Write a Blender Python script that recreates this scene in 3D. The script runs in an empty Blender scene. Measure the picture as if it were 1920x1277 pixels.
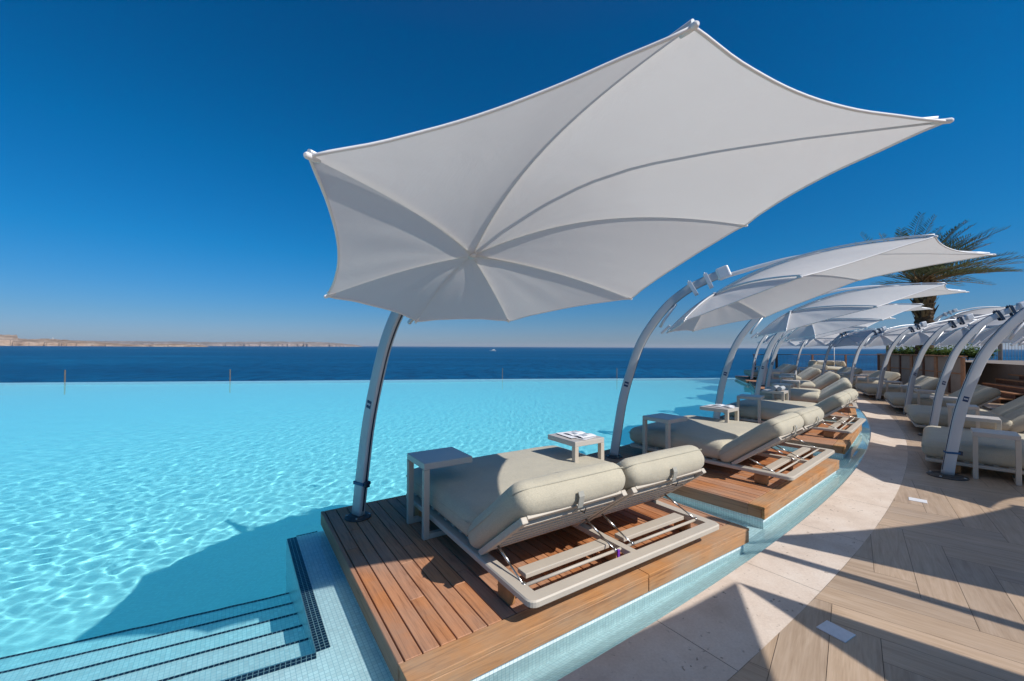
import bpy, bmesh, math, random
from mathutils import Vector, Matrix, noise
random.seed(7)
SC = bpy.context.scene
COL = SC.collection
R = math.radians

# ------------------------------------------------------------------ layout
CX, CY, RL, PHI, DL = -20.858, 33.138, 35.10, -0.9843, 0.104      # poolside row circle
RR, PHR, DR = 38.372, -0.7959, 0.0929                             # promenade row circle
RC, CW = 37.45, 0.507                                             # inner radius and width of the coping
DECK = 0.15
WATER = -0.02
SUN = Vector((0.87, -0.56, 1.0)).normalized()

def polar(a, rad, z=0.0):
    return Vector((CX + rad * math.cos(a), CY + rad * math.sin(a), z))
def Lw(i, r, t, z=0.0):
    a = PHI + i * DL
    return Vector((CX + (RL + r) * math.cos(a) - t * math.sin(a), CY + (RL + r) * math.sin(a) + t * math.cos(a), z))
def Rw(i, r, t, z=0.0):
    a = PHR + i * DR
    return Vector((CX + (RR + r) * math.cos(a) - t * math.sin(a), CY + (RR + r) * math.sin(a) + t * math.cos(a), z))

# ------------------------------------------------------------------ materials
class NT:
    def __init__(s, name):
        s.m = bpy.data.materials.new(name); s.m.use_nodes = True
        s.t = s.m.node_tree; s.t.nodes.clear()
        s.out = s.n('ShaderNodeOutputMaterial')
    def n(s, typ, **kw):
        nd = s.t.nodes.new(typ)
        for k, v in kw.items():
            if k.startswith('i_'):
                key = k[2:]
                key = int(key) if key.isdigit() else key.replace('_', ' ')
                nd.inputs[key].default_value = v
            else:
                setattr(nd, k, v)
        return nd
    def l(s, a, b, ao=0, bi=0):
        s.t.links.new(a.outputs[ao] if not isinstance(ao, str) else a.outputs[ao], b.inputs[bi])
    def ramp(s, stops, mode='LINEAR'):
        r = s.n('ShaderNodeValToRGB'); cr = r.color_ramp; cr.interpolation = mode
        while len(cr.elements) < len(stops): cr.elements.new(0.5)
        for e, (p, c) in zip(cr.elements, stops):
            e.position = p; e.color = (c[0], c[1], c[2], 1) if not isinstance(c, (int, float)) else (c, c, c, 1)
        return r
    def coord(s, kind='Object', scale=(1, 1, 1), rot=(0, 0, 0), loc=(0, 0, 0)):
        tc = s.n('ShaderNodeTexCoord'); mp = s.n('ShaderNodeMapping')
        mp.inputs['Scale'].default_value = scale; mp.inputs['Rotation'].default_value = rot; mp.inputs['Location'].default_value = loc
        s.l(tc, mp, kind, 0); return mp
    def noise(s, vec, scale, detail=4, rough=0.55, dist=0.0):
        n = s.n('ShaderNodeTexNoise'); n.inputs['Scale'].default_value = scale; n.inputs['Detail'].default_value = detail
        n.inputs['Roughness'].default_value = rough; n.inputs['Distortion'].default_value = dist
        if vec is not None: s.l(vec, n, 0, 'Vector')
        return n
    def mix(s, fac, a, b, mode='MIX'):
        m = s.n('ShaderNodeMix', data_type='RGBA', blend_type=mode)
        for key, v in ((0, fac), (6, a), (7, b)):
            if isinstance(v, bpy.types.Node):
                s.l(v, m, 0, key)
            elif isinstance(v, tuple) and len(v) == 2 and isinstance(v[0], bpy.types.Node):
                s.l(v[0], m, v[1], key)
            elif isinstance(v, (int, float)):
                m.inputs[key].default_value = v if key == 0 else (v, v, v, 1)
            else:
                m.inputs[key].default_value = (v[0], v[1], v[2], 1)
        return m
    def bump(s, h, strength=0.3, dist=0.01, out=0):
        b = s.n('ShaderNodeBump'); b.inputs['Strength'].default_value = strength; b.inputs['Distance'].default_value = dist
        s.l(h, b, out, 'Height'); return b
    def bsdf(s, color=None, rough=0.6, metal=0.0, spec=0.5, bump=None, colsock=0, **kw):
        p = s.n('ShaderNodeBsdfPrincipled')
        if color is not None:
            if isinstance(color, bpy.types.Node):
                s.l(color, p, 2 if color.bl_idname == 'ShaderNodeMix' else colsock, 'Base Color')
            else: p.inputs['Base Color'].default_value = (*color, 1)
        if isinstance(rough, bpy.types.Node): s.l(rough, p, 0, 'Roughness')
        else: p.inputs['Roughness'].default_value = rough
        p.inputs['Metallic'].default_value = metal
        p.inputs['Specular IOR Level'].default_value = spec
        if bump is not None: s.l(bump, p, 0, 'Normal')
        for k, v in kw.items(): p.inputs[k.replace('_', ' ')].default_value = v
        s.l(p, s.out, 0, 'Surface'); return p

def mixout(node):
    return (node, 2)

def m_simple(name, color, rough=0.5, metal=0.0, spec=0.5, var=0.08, scale=6.0, bstr=0.05, bscale=60):
    t = NT(name); c = t.coord('Object'); n = t.noise(c, scale, 5)
    r = t.ramp([(0.3, tuple(x * (1 - var) for x in color)), (0.7, tuple(min(1, x * (1 + var)) for x in color))])
    t.l(n, r); nb = t.noise(c, bscale, 3); b = t.bump(nb, bstr, 0.01)
    t.bsdf(r, rough, metal, spec, b); return t.m

def m_teak(name, dark=1.0, warm=0.0):
    t = NT(name)
    at = t.n('ShaderNodeAttribute', attribute_name='rnd')
    tc = t.n('ShaderNodeTexCoord')
    off = t.n('ShaderNodeVectorMath', operation='MULTIPLY_ADD')
    t.l(at, off, 'Vector', 0); off.inputs[1].default_value = (37.0, 91.0, 13.0)
    t.l(tc, off, 'UV', 2)
    mp = t.n('ShaderNodeMapping'); mp.inputs['Scale'].default_value = (2.2, 34.0, 1.0); t.l(off, mp, 0, 0)
    g = t.noise(mp, 1.0, 6, 0.62, 1.2)
    mp2 = t.n('ShaderNodeMapping'); mp2.inputs['Scale'].default_value = (7.0, 190.0, 1.0); t.l(off, mp2, 0, 0)
    g2 = t.noise(mp2, 1.0, 3, 0.6, 0.3)
    base = t.ramp([(0.0, (0.42 * dark, 0.155 * dark, 0.055 * dark)), (0.35, (0.53 * dark, 0.22 * dark, 0.088 * dark)),
                   (0.65, (0.55 * dark, 0.255 * dark, 0.125 * dark)), (1.0, (0.50 * dark, 0.275 * dark, 0.18 * dark))])
    sep = t.n('ShaderNodeSeparateXYZ'); t.l(at, sep, 'Vector', 0); t.l(sep, base, 0, 0)
    gr = t.ramp([(0.3, (0.52, 0.45, 0.40)), (0.5, (0.95, 0.93, 0.9)), (0.72, (1.12, 1.1, 1.05))]); t.l(g, gr)
    m1 = t.mix(0.95, base, gr, 'MULTIPLY')
    gr2 = t.ramp([(0.35, (0.7, 0.66, 0.62)), (0.6, (1.0, 1.0, 1.0))]); t.l(g2, gr2)
    m2 = t.mix(0.45, mixout(m1), gr2, 'MULTIPLY')
    st = t.noise(t.coord('Object'), 1.7, 5, 0.6); sr = t.ramp([(0.42, 0.0), (0.7, 1.0)]); t.l(st, sr)
    m3 = t.mix(0.0, mixout(m2), (0.36 * dark, 0.26 * dark, 0.20 * dark)); 
    mm = t.n('ShaderNodeMath', operation='MULTIPLY'); t.l(sr, mm, 0, 0); mm.inputs[1].default_value = 0.55; t.l(mm, m3, 0, 0)
    m4 = t.mix(1.0, mixout(m3), (1.0, 1.0 + 0.16 * warm, 1.0 + 0.14 * warm), 'MULTIPLY'); m3 = m4
    b = t.bump(g2, 0.35, 0.003)
    t.bsdf(m3, 0.62, 0, 0.3, b); return t.m

def m_tile(name, tile, grout, size=0.026, var=0.10, rough=0.25, coords='UV'):
    """small square pool mosaic, drawn in metres from the UVs of the mesh"""
    t = NT(name); tc = t.n('ShaderNodeTexCoord')
    mp = t.n('ShaderNodeMapping'); mp.inputs['Scale'].default_value = (1 / size, 1 / size, 1 / size); t.l(tc, mp, coords, 0)
    fr = t.n('ShaderNodeVectorMath', operation='FRACTION'); t.l(mp, fr)
    fl = t.n('ShaderNodeVectorMath', operation='FLOOR'); t.l(mp, fl)
    wn = t.n('ShaderNodeTexWhiteNoise', noise_dimensions='2D'); t.l(fl, wn, 0, 0)
    s = t.n('ShaderNodeSeparateXYZ'); t.l(fr, s)
    def edge(o):
        a = t.n('ShaderNodeMath', operation='SUBTRACT'); t.l(s, a, o, 0); a.inputs[1].default_value = 0.5
        b = t.n('ShaderNodeMath', operation='ABSOLUTE'); t.l(a, b); return b
    mx = t.n('ShaderNodeMath', operation='MAXIMUM'); t.l(edge(0), mx, 0, 0); t.l(edge(1), mx, 0, 1)
    gt = t.n('ShaderNodeMath', operation='GREATER_THAN'); t.l(mx, gt); gt.inputs[1].default_value = 0.447
    tr = t.ramp([(0.0, tuple(x * (1 - var) for x in tile)), (1.0, tuple(min(1, x * (1 + var * 0.6)) for x in tile))]); t.l(wn, tr, 0, 0)
    m = t.mix(0.0, tr, grout); t.l(gt, m, 0, 0)
    inv = t.n('ShaderNodeMath', operation='SUBTRACT'); inv.inputs[0].default_value = 1.0; t.l(gt, inv, 0, 1)
    b = t.bump(inv, 0.3, 0.002)
    t.bsdf(m, rough, 0, 0.4, b); return t.m

def m_fabric_canopy():
    t = NT('canopy_fabric'); tc = t.n('ShaderNodeTexCoord')
    mp = t.n('ShaderNodeMapping'); mp.inputs['Scale'].default_value = (5.0, 1.1, 1); t.l(tc, mp, 'UV', 0)
    n = t.noise(mp, 2.4, 5, 0.5, 0.6)
    wv = t.noise(t.coord('Object'), 700, 2)
    mp3 = t.n('ShaderNodeMapping'); mp3.inputs['Scale'].default_value = (16.0, 0.8, 1); t.l(tc, mp3, 'UV', 0)
    n3 = t.noise(mp3, 1.6, 3, 0.5, 0.3)
    ad = t.n('ShaderNodeMath', operation='MULTIPLY_ADD'); t.l(n3, ad, 0, 0); ad.inputs[1].default_value = 0.45; t.l(n, ad, 0, 2)
    ob = t.noise(t.coord('Object', (1, 1, 1), (0, 0, 0.4)), 2.6, 5, 0.55, 0.8)
    b1 = t.bump(wv, 0.10, 0.001)
    b2 = t.bump(ob, 0.20, 0.03); t.l(b1, b2, 0, 'Normal')
    d = t.n('ShaderNodeBsdfDiffuse'); d.inputs[0].default_value = (0.80, 0.79, 0.785, 1)
    tr = t.n('ShaderNodeBsdfTranslucent'); tr.inputs[0].default_value = (0.86, 0.82, 0.80, 1)
    t.l(b2, d, 0, 'Normal'); t.l(b2, tr, 0, 'Normal')
    m = t.n('ShaderNodeMixShader'); m.inputs[0].default_value = 0.35
    t.l(d, m, 0, 1); t.l(tr, m, 0, 2); t.l(m, t.out, 0, 'Surface'); return t.m

def m_cushion(name, col):
    t = NT(name); c = t.coord('Object')
    w1 = t.n('ShaderNodeTexWave', wave_type='BANDS', bands_direction='X'); w1.inputs['Scale'].default_value = 85; w1.inputs['Distortion'].default_value = 2.5; w1.inputs['Detail'].default_value = 2; w1.inputs['Detail Scale'].default_value = 6
    w2 = t.n('ShaderNodeTexWave', wave_type='BANDS', bands_direction='Y'); w2.inputs['Scale'].default_value = 85; w2.inputs['Distortion'].default_value = 2.5; w2.inputs['Detail'].default_value = 2; w2.inputs['Detail Scale'].default_value = 6
    t.l(c, w1, 0, 'Vector'); t.l(c, w2, 0, 'Vector')
    mu = t.n('ShaderNodeMath', operation='ADD'); t.l(w1, mu, 1, 0); t.l(w2, mu, 1, 1)
    n = t.noise(c, 240, 4, 0.7); n2 = t.noise(c, 3.0, 4, 0.6)
    r = t.ramp([(0.3, tuple(x * 0.70 for x in col)), (0.55, col), (0.75, tuple(min(1, x * 1.16) for x in col))]); t.l(n, r)
    r2 = t.ramp([(0.3, (0.90, 0.90, 0.90)), (0.7, (1.05, 1.04, 1.02))]); t.l(n2, r2)
    m = t.mix(1.0, r, r2, 'MULTIPLY')
    b1 = t.bump(mu, 0.22, 0.002); n3 = t.noise(c, 7, 3); b2 = t.bump(n3, 0.35, 0.02); t.l(b1, b2, 0, 'Normal')
    t.bsdf(m, 0.95, 0, 0.1, b2, Sheen_Weight=0.15, Sheen_Roughness=0.5); return t.m

def m_alu(name, col=(0.56, 0.575, 0.59), rough=0.48, metal=0.22):
    t = NT(name); c = t.coord('Object', (30, 30, 3)); n = t.noise(c, 6, 4)
    n2 = t.noise(t.coord('Object'), 2.0, 4)
    r = t.ramp([(0.3, tuple(x * 0.88 for x in col)), (0.7, col)]); t.l(n2, r)
    rr = t.ramp([(0.3, rough * 0.8), (0.7, rough * 1.25)]); t.l(n, rr)
    t.bsdf(r, rr, metal, 0.5, t.bump(n, 0.06, 0.002)); return t.m

def m_limestone():
    t = NT('coping_limestone'); c = t.coord('Object')
    n = t.noise(c, 3.0, 6, 0.62); n2 = t.noise(c, 60, 5, 0.7)
    r = t.ramp([(0.28, (0.58, 0.47, 0.385)), (0.5, (0.68, 0.57, 0.48)), (0.72, (0.74, 0.645, 0.56))]); t.l(n, r)
    r2 = t.ramp([(0.3, (0.84, 0.82, 0.8)), (0.7, (1.05, 1.05, 1.05))]); t.l(n2, r2)
    m = t.mix(0.8, r, r2, 'MULTIPLY')
    v = t.n('ShaderNodeTexVoronoi'); v.inputs['Scale'].default_value = 16; v.inputs['Randomness'].default_value = 1.0
    dn = t.noise(c, 22, 4); dm = t.n('ShaderNodeVectorMath', operation='MULTIPLY_ADD'); t.l(dn, dm, 1, 0); dm.inputs[1].default_value = (0.09, 0.09, 0.09); t.l(c, dm, 0, 2); t.l(dm, v, 0, 'Vector')
    pr = t.ramp([(0.08, 0.0), (0.19, 1.0)]); t.l(v, pr)
    msk = t.noise(c, 2.1, 3); mr = t.ramp([(0.36, 0.0), (0.55, 1.0)]); t.l(msk, mr)
    inv = t.n('ShaderNodeMath', operation='SUBTRACT'); inv.inputs[0].default_value = 1; t.l(pr, inv, 0, 1)
    mu = t.n('ShaderNodeMath', operation='MULTIPLY'); t.l(inv, mu, 0, 0); t.l(mr, mu, 0, 1)
    m2 = t.mix(0.0, mixout(m), (0.27, 0.21, 0.165)); t.l(mu, m2, 0, 0)
    gh = t.n('ShaderNodeMath', operation='SUBTRACT'); t.l(n2, gh, 0, 0); t.l(mu, gh, 0, 1)
    t.bsdf(m2, 0.75, 0, 0.3, t.bump(gh, 0.35, 0.004)); return t.m

def m_plank_tile():
    t = NT('wood_look_paving')
    at = t.n('ShaderNodeAttribute', attribute_name='rnd'); tc = t.n('ShaderNodeTexCoord')
    off = t.n('ShaderNodeVectorMath', operation='MULTIPLY_ADD'); t.l(at, off, 'Vector', 0); off.inputs[1].default_value = (57.0, 31.0, 0); t.l(tc, off, 'UV', 2)
    mp = t.n('ShaderNodeMapping'); mp.inputs['Scale'].default_value = (1.3, 15.0, 1); t.l(off, mp, 0, 0)
    g = t.noise(mp, 1.0, 6, 0.6, 1.6)
    mp2 = t.n('ShaderNodeMapping'); mp2.inputs['Scale'].default_value = (5, 110.0, 1); t.l(off, mp2, 0, 0)
    g2 = t.noise(mp2, 1.0, 4, 0.6)
    r = t.ramp([(0.25, (0.36, 0.255, 0.17)), (0.45, (0.46, 0.34, 0.235)), (0.62, (0.515, 0.39, 0.28)), (0.8, (0.56, 0.44, 0.325))]); t.l(g, r)
    r2 = t.ramp([(0.3, (0.86, 0.84, 0.82)), (0.7, (1.06, 1.06, 1.06))]); t.l(g2, r2)
    m = t.mix(0.8, r, r2, 'MULTIPLY')
    sep = t.n('ShaderNodeSeparateXYZ'); t.l(at, sep, 'Vector', 0)
    rv = t.ramp([(0.0, (0.84, 0.84, 0.86)), (1.0, (1.1, 1.07, 1.04))]); t.l(sep, rv, 0, 0)
    m2 = t.mix(1.0, mixout(m), rv, 'MULTIPLY')
    rn = t.noise(t.coord('Object'), 3.0, 4); rr = t.ramp([(0.3, 0.32), (0.7, 0.5)]); t.l(rn, rr)
    t.bsdf(m2, rr, 0, 0.45, t.bump(g2, 0.1, 0.002)); return t.m

def m_water():
    t = NT('pool_water')
    g = t.n('ShaderNodeBsdfGlass'); g.inputs['IOR'].default_value = 1.33; g.inputs['Roughness'].default_value = 0.0
    g.inputs['Color'].default_value = (0.88, 0.985, 1.0, 1)
    t.l(g, t.out, 0, 'Surface')
    return t.m

def m_sea():
    t = NT('sea_water'); c = t.coord('Object')
    mp = t.coord('Object', (1.0, 0.45, 1), (0, 0, R(20)))
    n1 = t.noise(mp, 0.12, 6, 0.62); n2 = t.noise(mp, 0.9, 5, 0.6); n0 = t.noise(t.coord('Object', (0.5, 1.6, 1), (0, 0, R(8))), 0.0035, 5, 0.6)
    ad = t.n('ShaderNodeMath', operation='MULTIPLY_ADD'); t.l(n2, ad, 0, 0); ad.inputs[1].default_value = 0.22; t.l(n1, ad, 0, 2)
    b = t.bump(ad, 1.0, 2.2)
    r = t.ramp([(0.35, (0.0008, 0.038, 0.108)), (0.52, (0.001, 0.050, 0.132)), (0.68, (0.002, 0.078, 0.185))]); t.l(n0, r)
    rw = t.ramp([(0.36, (0.35, 0.42, 0.5)), (0.50, (1.0, 1.0, 1.0)), (0.66, (2.2, 1.9, 1.65))]); t.l(ad, rw)
    m = t.mix(0.8, r, rw, 'MULTIPLY')
    t.bsdf(m, 0.42, 0, 0.09, b); return t.m

def m_rock(name, a, b, c3, scale):
    t = NT(name); c = t.coord('Object'); g = t.n('ShaderNodeNewGeometry')
    n = t.noise(c, scale, 8, 0.65); n2 = t.noise(t.coord('Object', (1, 1, 6)), scale * 3, 6, 0.7)
    r = t.ramp([(0.35, c3), (0.5, a), (0.65, b)]); t.l(n, r)
    r2 = t.ramp([(0.35, (0.45, 0.42, 0.42)), (0.55, (1, 1, 1))]); t.l(n2, r2)
    m = t.mix(0.75, r, r2, 'MULTIPLY')
    sep = t.n('ShaderNodeSeparateXYZ'); t.l(g, sep, 'Normal', 0)
    n4 = t.noise(c, scale * 5, 5, 0.7); ad = t.n('ShaderNodeMath', operation='MULTIPLY_ADD'); t.l(n4, ad, 0, 0); ad.inputs[1].default_value = 0.5; t.l(sep, ad, 2, 2)
    rr = t.ramp([(0.98, 0.0), (1.0, 1.0)])
    mr = t.n('ShaderNodeMapRange'); mr.inputs[1].default_value = 1.22; mr.inputs[2].default_value = 1.42; t.l(ad, mr, 0, 0)
    mg = t.mix(0.0, mixout(m), (0.085, 0.085, 0.04)); t.l(mr, mg, 0, 0)
    t.bsdf(mg, 0.95, 0, 0.1); return t.m

def m_leaf(name, a, b):
    t = NT(name); at = t.n('ShaderNodeAttribute', attribute_name='rnd')
    sep = t.n('ShaderNodeSeparateXYZ'); t.l(at, sep, 'Vector', 0)
    r = t.ramp([(0.0, a), (1.0, b)]); t.l(sep, r, 0, 0)
    d = t.n('ShaderNodeBsdfPrincipled'); d.inputs['Roughness'].default_value = 0.5; d.inputs['Specular IOR Level'].default_value = 0.35; t.l(r, d, 0, 'Base Color')
    tr = t.n('ShaderNodeBsdfTranslucent'); t.l(r, tr)
    m = t.n('ShaderNodeMixShader'); m.inputs[0].default_value = 0.25; t.l(d, m, 0, 1); t.l(tr, m, 0, 2); t.l(m, t.out, 0, 'Surface'); return t.m

M = {}
M['teak'] = m_teak('teak_boards')
M['teak_trim'] = m_teak('teak_border', 1.04, 1.0)
M['teak_side'] = m_teak('teak_fascia', 0.9)
M['canopy'] = m_fabric_canopy()
M['hem'] = m_simple('canopy_hem', (0.80, 0.78, 0.77), 0.8, 0, 0.2, 0.03)
M['alu'] = m_alu('brushed_aluminium')
M['alu_light'] = m_alu('satin_aluminium', (0.74, 0.74, 0.75), 0.42, 0.35)
M['track'] = m_simple('dark_blue_channel', (0.012, 0.028, 0.06), 0.35, 0.2)
M['base'] = m_simple('weathered_steel', (0.085, 0.082, 0.078), 0.55, 0.5, 0.5, 0.3, 25)
M['bluelabel'] = m_simple('blue_sticker', (0.01, 0.035, 0.11), 0.35)
M['white'] = m_simple('white_print', (0.75, 0.76, 0.78), 0.5)
M['strap'] = m_simple('blue_strap', (0.01, 0.09, 0.22), 0.5)
M['cushion'] = m_cushion('oatmeal_fabric', (0.52, 0.475, 0.375))
M['seam'] = m_simple('seam_thread', (0.44, 0.41, 0.33), 0.9, 0, 0.1)
M['frame'] = m_simple('taupe_powder_coat', (0.51, 0.45, 0.375), 0.48, 0.0, 0.45, 0.04, 4, 0.04, 300)
M['tabletop'] = m_simple('taupe_table_top', (0.50, 0.455, 0.41), 0.34, 0.0, 0.55, 0.04, 4, 0.03, 300)
M['webbing'] = m_simple('grey_webbing', (0.36, 0.35, 0.31), 0.9, 0, 0.1)
M['legwood'] = m_simple('oiled_teak_leg', (0.40, 0.19, 0.075), 0.45, 0, 0.4, 0.2, 14)
M['steel'] = m_alu('gas_strut_steel', (0.55, 0.54, 0.52), 0.25, 0.9)
M['purple'] = m_simple('purple_tag', (0.18, 0.03, 0.42), 0.5)
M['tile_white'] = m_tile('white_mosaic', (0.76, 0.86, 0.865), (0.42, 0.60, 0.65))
M['tile_step1'] = m_tile('upper_step_mosaic', (0.66, 0.87, 0.89), (0.38, 0.68, 0.74))  # steps share one tile; the water's deepening tint is put into its colour
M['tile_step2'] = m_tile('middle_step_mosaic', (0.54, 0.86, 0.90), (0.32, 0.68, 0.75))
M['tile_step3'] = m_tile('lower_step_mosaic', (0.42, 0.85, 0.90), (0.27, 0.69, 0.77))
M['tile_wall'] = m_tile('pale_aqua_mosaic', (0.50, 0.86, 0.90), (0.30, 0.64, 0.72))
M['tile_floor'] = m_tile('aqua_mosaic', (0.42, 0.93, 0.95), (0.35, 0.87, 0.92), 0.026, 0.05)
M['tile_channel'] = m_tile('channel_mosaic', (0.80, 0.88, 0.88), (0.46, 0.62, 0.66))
M['tile_dark'] = m_tile('navy_mosaic', (0.012, 0.03, 0.055), (0.30, 0.42, 0.45), 0.026, 0.3)
M['stone'] = m_limestone()
M['paving'] = m_plank_tile()
M['grout'] = m_simple('dark_grout', (0.13, 0.115, 0.10), 0.9)
M['water'] = m_water()
M['sea'] = m_sea()
M['rock'] = m_rock('headland_rock', (0.40, 0.28, 0.205), (0.52, 0.40, 0.31), (0.24, 0.165, 0.12), 0.004)
M['rock_far'] = m_rock('distant_coast_rock', (0.34, 0.27, 0.24), (0.42, 0.34, 0.31), (0.20, 0.18, 0.165), 0.003)
M['paper'] = m_simple('printed_paper', (0.78, 0.78, 0.80), 0.6, 0, 0.3, 0.03)
M['ink'] = m_simple('printed_picture', (0.42, 0.47, 0.52), 0.6, 0, 0.3, 0.4, 30)
M['darkwood'] = m_simple('dark_brown_timber', (0.13, 0.062, 0.038), 0.6, 0, 0.3, 0.25, 9)
M['orangewood'] = m_simple('warm_timber', (0.38, 0.19, 0.095), 0.55, 0, 0.3, 0.2, 9)
M['taupe_panel'] = m_simple('taupe_panel', (0.32, 0.27, 0.23), 0.7, 0, 0.3, 0.08, 3)
M['terrace'] = m_simple('terrace_paving', (0.24, 0.20, 0.17), 0.8)
M['towel'] = m_simple('grey_towel', (0.42, 0.44, 0.46), 0.95, 0, 0.1, 0.1, 40, 0.5, 400)
M['whitepaint'] = m_simple('white_paint', (0.75, 0.75, 0.74), 0.4)
M['cover'] = m_simple('white_cover_plate', (0.72, 0.72, 0.74), 0.4, 0, 0.4, 0.06, 30)
M['bark'] = m_simple('palm_bark', (0.10, 0.065, 0.04), 0.95, 0, 0.1, 0.5, 14, 1.0, 30)
M['boot'] = m_simple('palm_leaf_bases', (0.24, 0.15, 0.07), 0.8, 0, 0.2, 0.4, 9, 0.5, 40)
M['frond'] = m_leaf('palm_frond', (0.05, 0.07, 0.028), (0.20, 0.21, 0.09))
M['shrub'] = m_leaf('shrub_leaf', (0.035, 0.075, 0.015), (0.13, 0.20, 0.04))
M['soil'] = m_simple('planting_soil', (0.06, 0.045, 0.03), 0.95)
M['foam'] = m_simple('wake_foam', (0.75, 0.78, 0.8), 0.8, 0, 0.2)
M['post'] = m_simple('weathered_post', (0.16, 0.12, 0.10), 0.8)
M['glassdark'] = m_simple('dark_glass', (0.03, 0.04, 0.05), 0.1)
M['pillow'] = m_cushion('sand_pillow', (0.55, 0.47, 0.36))
M['pillow_white'] = m_cushion('cream_pillow', (0.62, 0.59, 0.53))

# ------------------------------------------------------------------ mesh helpers
class MB:
    """collects shapes in a bmesh; build() links them as ONE object"""
    def __init__(s):
        s.bm = bmesh.new(); s.rl = s.bm.faces.layers.float_vector.new('rnd'); s.uv = s.bm.loops.layers.uv.new('UVMap')
    def face(s, pts, rnd=None, uv=None, smooth=False):
        vs = [s.bm.verts.new(p) for p in pts]; f = s.bm.faces.new(vs); f.smooth = smooth
        if rnd is not None: f[s.rl] = rnd
        if uv:
            for l, u in zip(f.loops, uv): l[s.uv].uv = u
        return f
    def box(s, c, size, rot=None, bev=0.0, seg=2, rnd=None, uvax=None):
        """uvax = index of the long axis for grain UVs"""
        r = bmesh.ops.create_cube(s.bm, size=1.0); vs = r['verts']
        for v in vs: v.co = Vector((v.co.x * size[0], v.co.y * size[1], v.co.z * size[2]))
        fs = set(f for v in vs for f in v.link_faces)
        if bev > 0:
            es = list(set(e for v in vs for e in v.link_edges))
            rr = bmesh.ops.bevel(s.bm, geom=es, offset=bev, segments=seg, affect='EDGES', profile=0.5)
            fs = set(rr['faces']) | set(f for f in fs if f.is_valid)
            vs = list(set(v for f in fs for v in f.verts))
            fs = set(f for v in vs for f in v.link_faces)
        rn = rnd if rnd is not None else (random.random(), random.random(), random.random())
        if uvax is not None:
            oth = [a for a in (0, 1, 2) if a != uvax]
            for f in fs:
                n = f.normal if f.normal.length > 0 else Vector((0, 0, 1)); f.normal_update(); n = f.normal
                k = oth[0] if abs(n[oth[1]]) > abs(n[oth[0]]) else oth[1]
                for l in f.loops: l[s.uv].uv = (l.vert.co[uvax], l.vert.co[k] + 0.37 * oth.index(k))
        for f in fs: f[s.rl] = rn
        mt = Matrix.Translation(Vector(c))
        if rot is not None: mt = mt @ rot.to_4x4()
        for v in vs: v.co = mt @ v.co
        return vs
    def tube(s, path, rad, n=8, cap=True, smooth=True, prof=None, ups=None):
        """sweep; prof(list of (a,b)) overrides the circle, rad may be a list"""
        P = [Vector(p) for p in path]; rings = []
        up = Vector((0, 0, 1)); prev = None
        for i, p in enumerate(P):
            tng = (P[min(i + 1, len(P) - 1)] - P[max(i - 1, 0)]).normalized()
            if ups is not None: u = ups - tng * ups.dot(tng)
            elif prev is None:
                u = up - tng * up.dot(tng)
                if u.length < 0.05: u = Vector((1, 0, 0)) - tng * tng.x
            else: u = prev - tng * prev.dot(tng)
            u.normalize(); prev = u; w = tng.cross(u)
            r = rad[i] if isinstance(rad, (list, tuple)) else rad
            if prof: pts = [(a * r, b * r) for a, b in prof]
            else: pts = [(r * math.cos(2 * math.pi * k / n), r * math.sin(2 * math.pi * k / n)) for k in range(n)]
            rings.append([s.bm.verts.new(p + u * a + w * b) for a, b in pts])
        m = len(rings[0])
        for a, b in zip(rings, rings[1:]):
            for k in range(m):
                f = s.bm.faces.new((a[k], a[(k + 1) % m], b[(k + 1) % m], b[k])); f.smooth = smooth
        if cap:
            s.bm.faces.new(rings[0][::-1]); s.bm.faces.new(rings[-1])
    def lathe(s, prof, n=24, c=(0, 0, 0), smooth=True):
        c = Vector(c); rings = []
        for r, z in prof:
            rings.append([s.bm.verts.new(c + Vector((r * math.cos(2 * math.pi * k / n), r * math.sin(2 * math.pi * k / n), z))) for k in range(n)])
        for a, b in zip(rings, rings[1:]):
            for k in range(n):
                f = s.bm.faces.new((a[k], a[(k + 1) % n], b[(k + 1) % n], b[k])); f.smooth = smooth
        s.bm.faces.new(rings[-1])
        s.bm.faces.new(rings[0][::-1])
    def prism(s, poly, z0, z1, uv=True, rnd=None):
        """poly = xy outline, solid between z0 and z1, UVs in metres"""
        n = len(poly)
        s.face([(x, y, z1) for x, y in poly], rnd, [(x, y) for x, y in poly])
        d = 0.0
        for k in range(n):
            a, b = poly[k], poly[(k + 1) % n]; L = math.hypot(b[0] - a[0], b[1] - a[1])
            s.face([(a[0], a[1], z0), (b[0], b[1], z0), (b[0], b[1], z1), (a[0], a[1], z1)], rnd, [(d, z0), (d + L, z0), (d + L, z1), (d, z1)])
            d += L
    def build(s, name, m, parent=None, normals=True):
        if normals: bmesh.ops.recalc_face_normals(s.bm, faces=s.bm.faces)
        me = bpy.data.meshes.new(name); s.bm.to_mesh(me); s.bm.free()
        me.materials.append(M[m] if isinstance(m, str) else m)
        o = bpy.data.objects.new(name, me); COL.objects.link(o)
        if parent is not None: o.parent = parent
        return o

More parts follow.
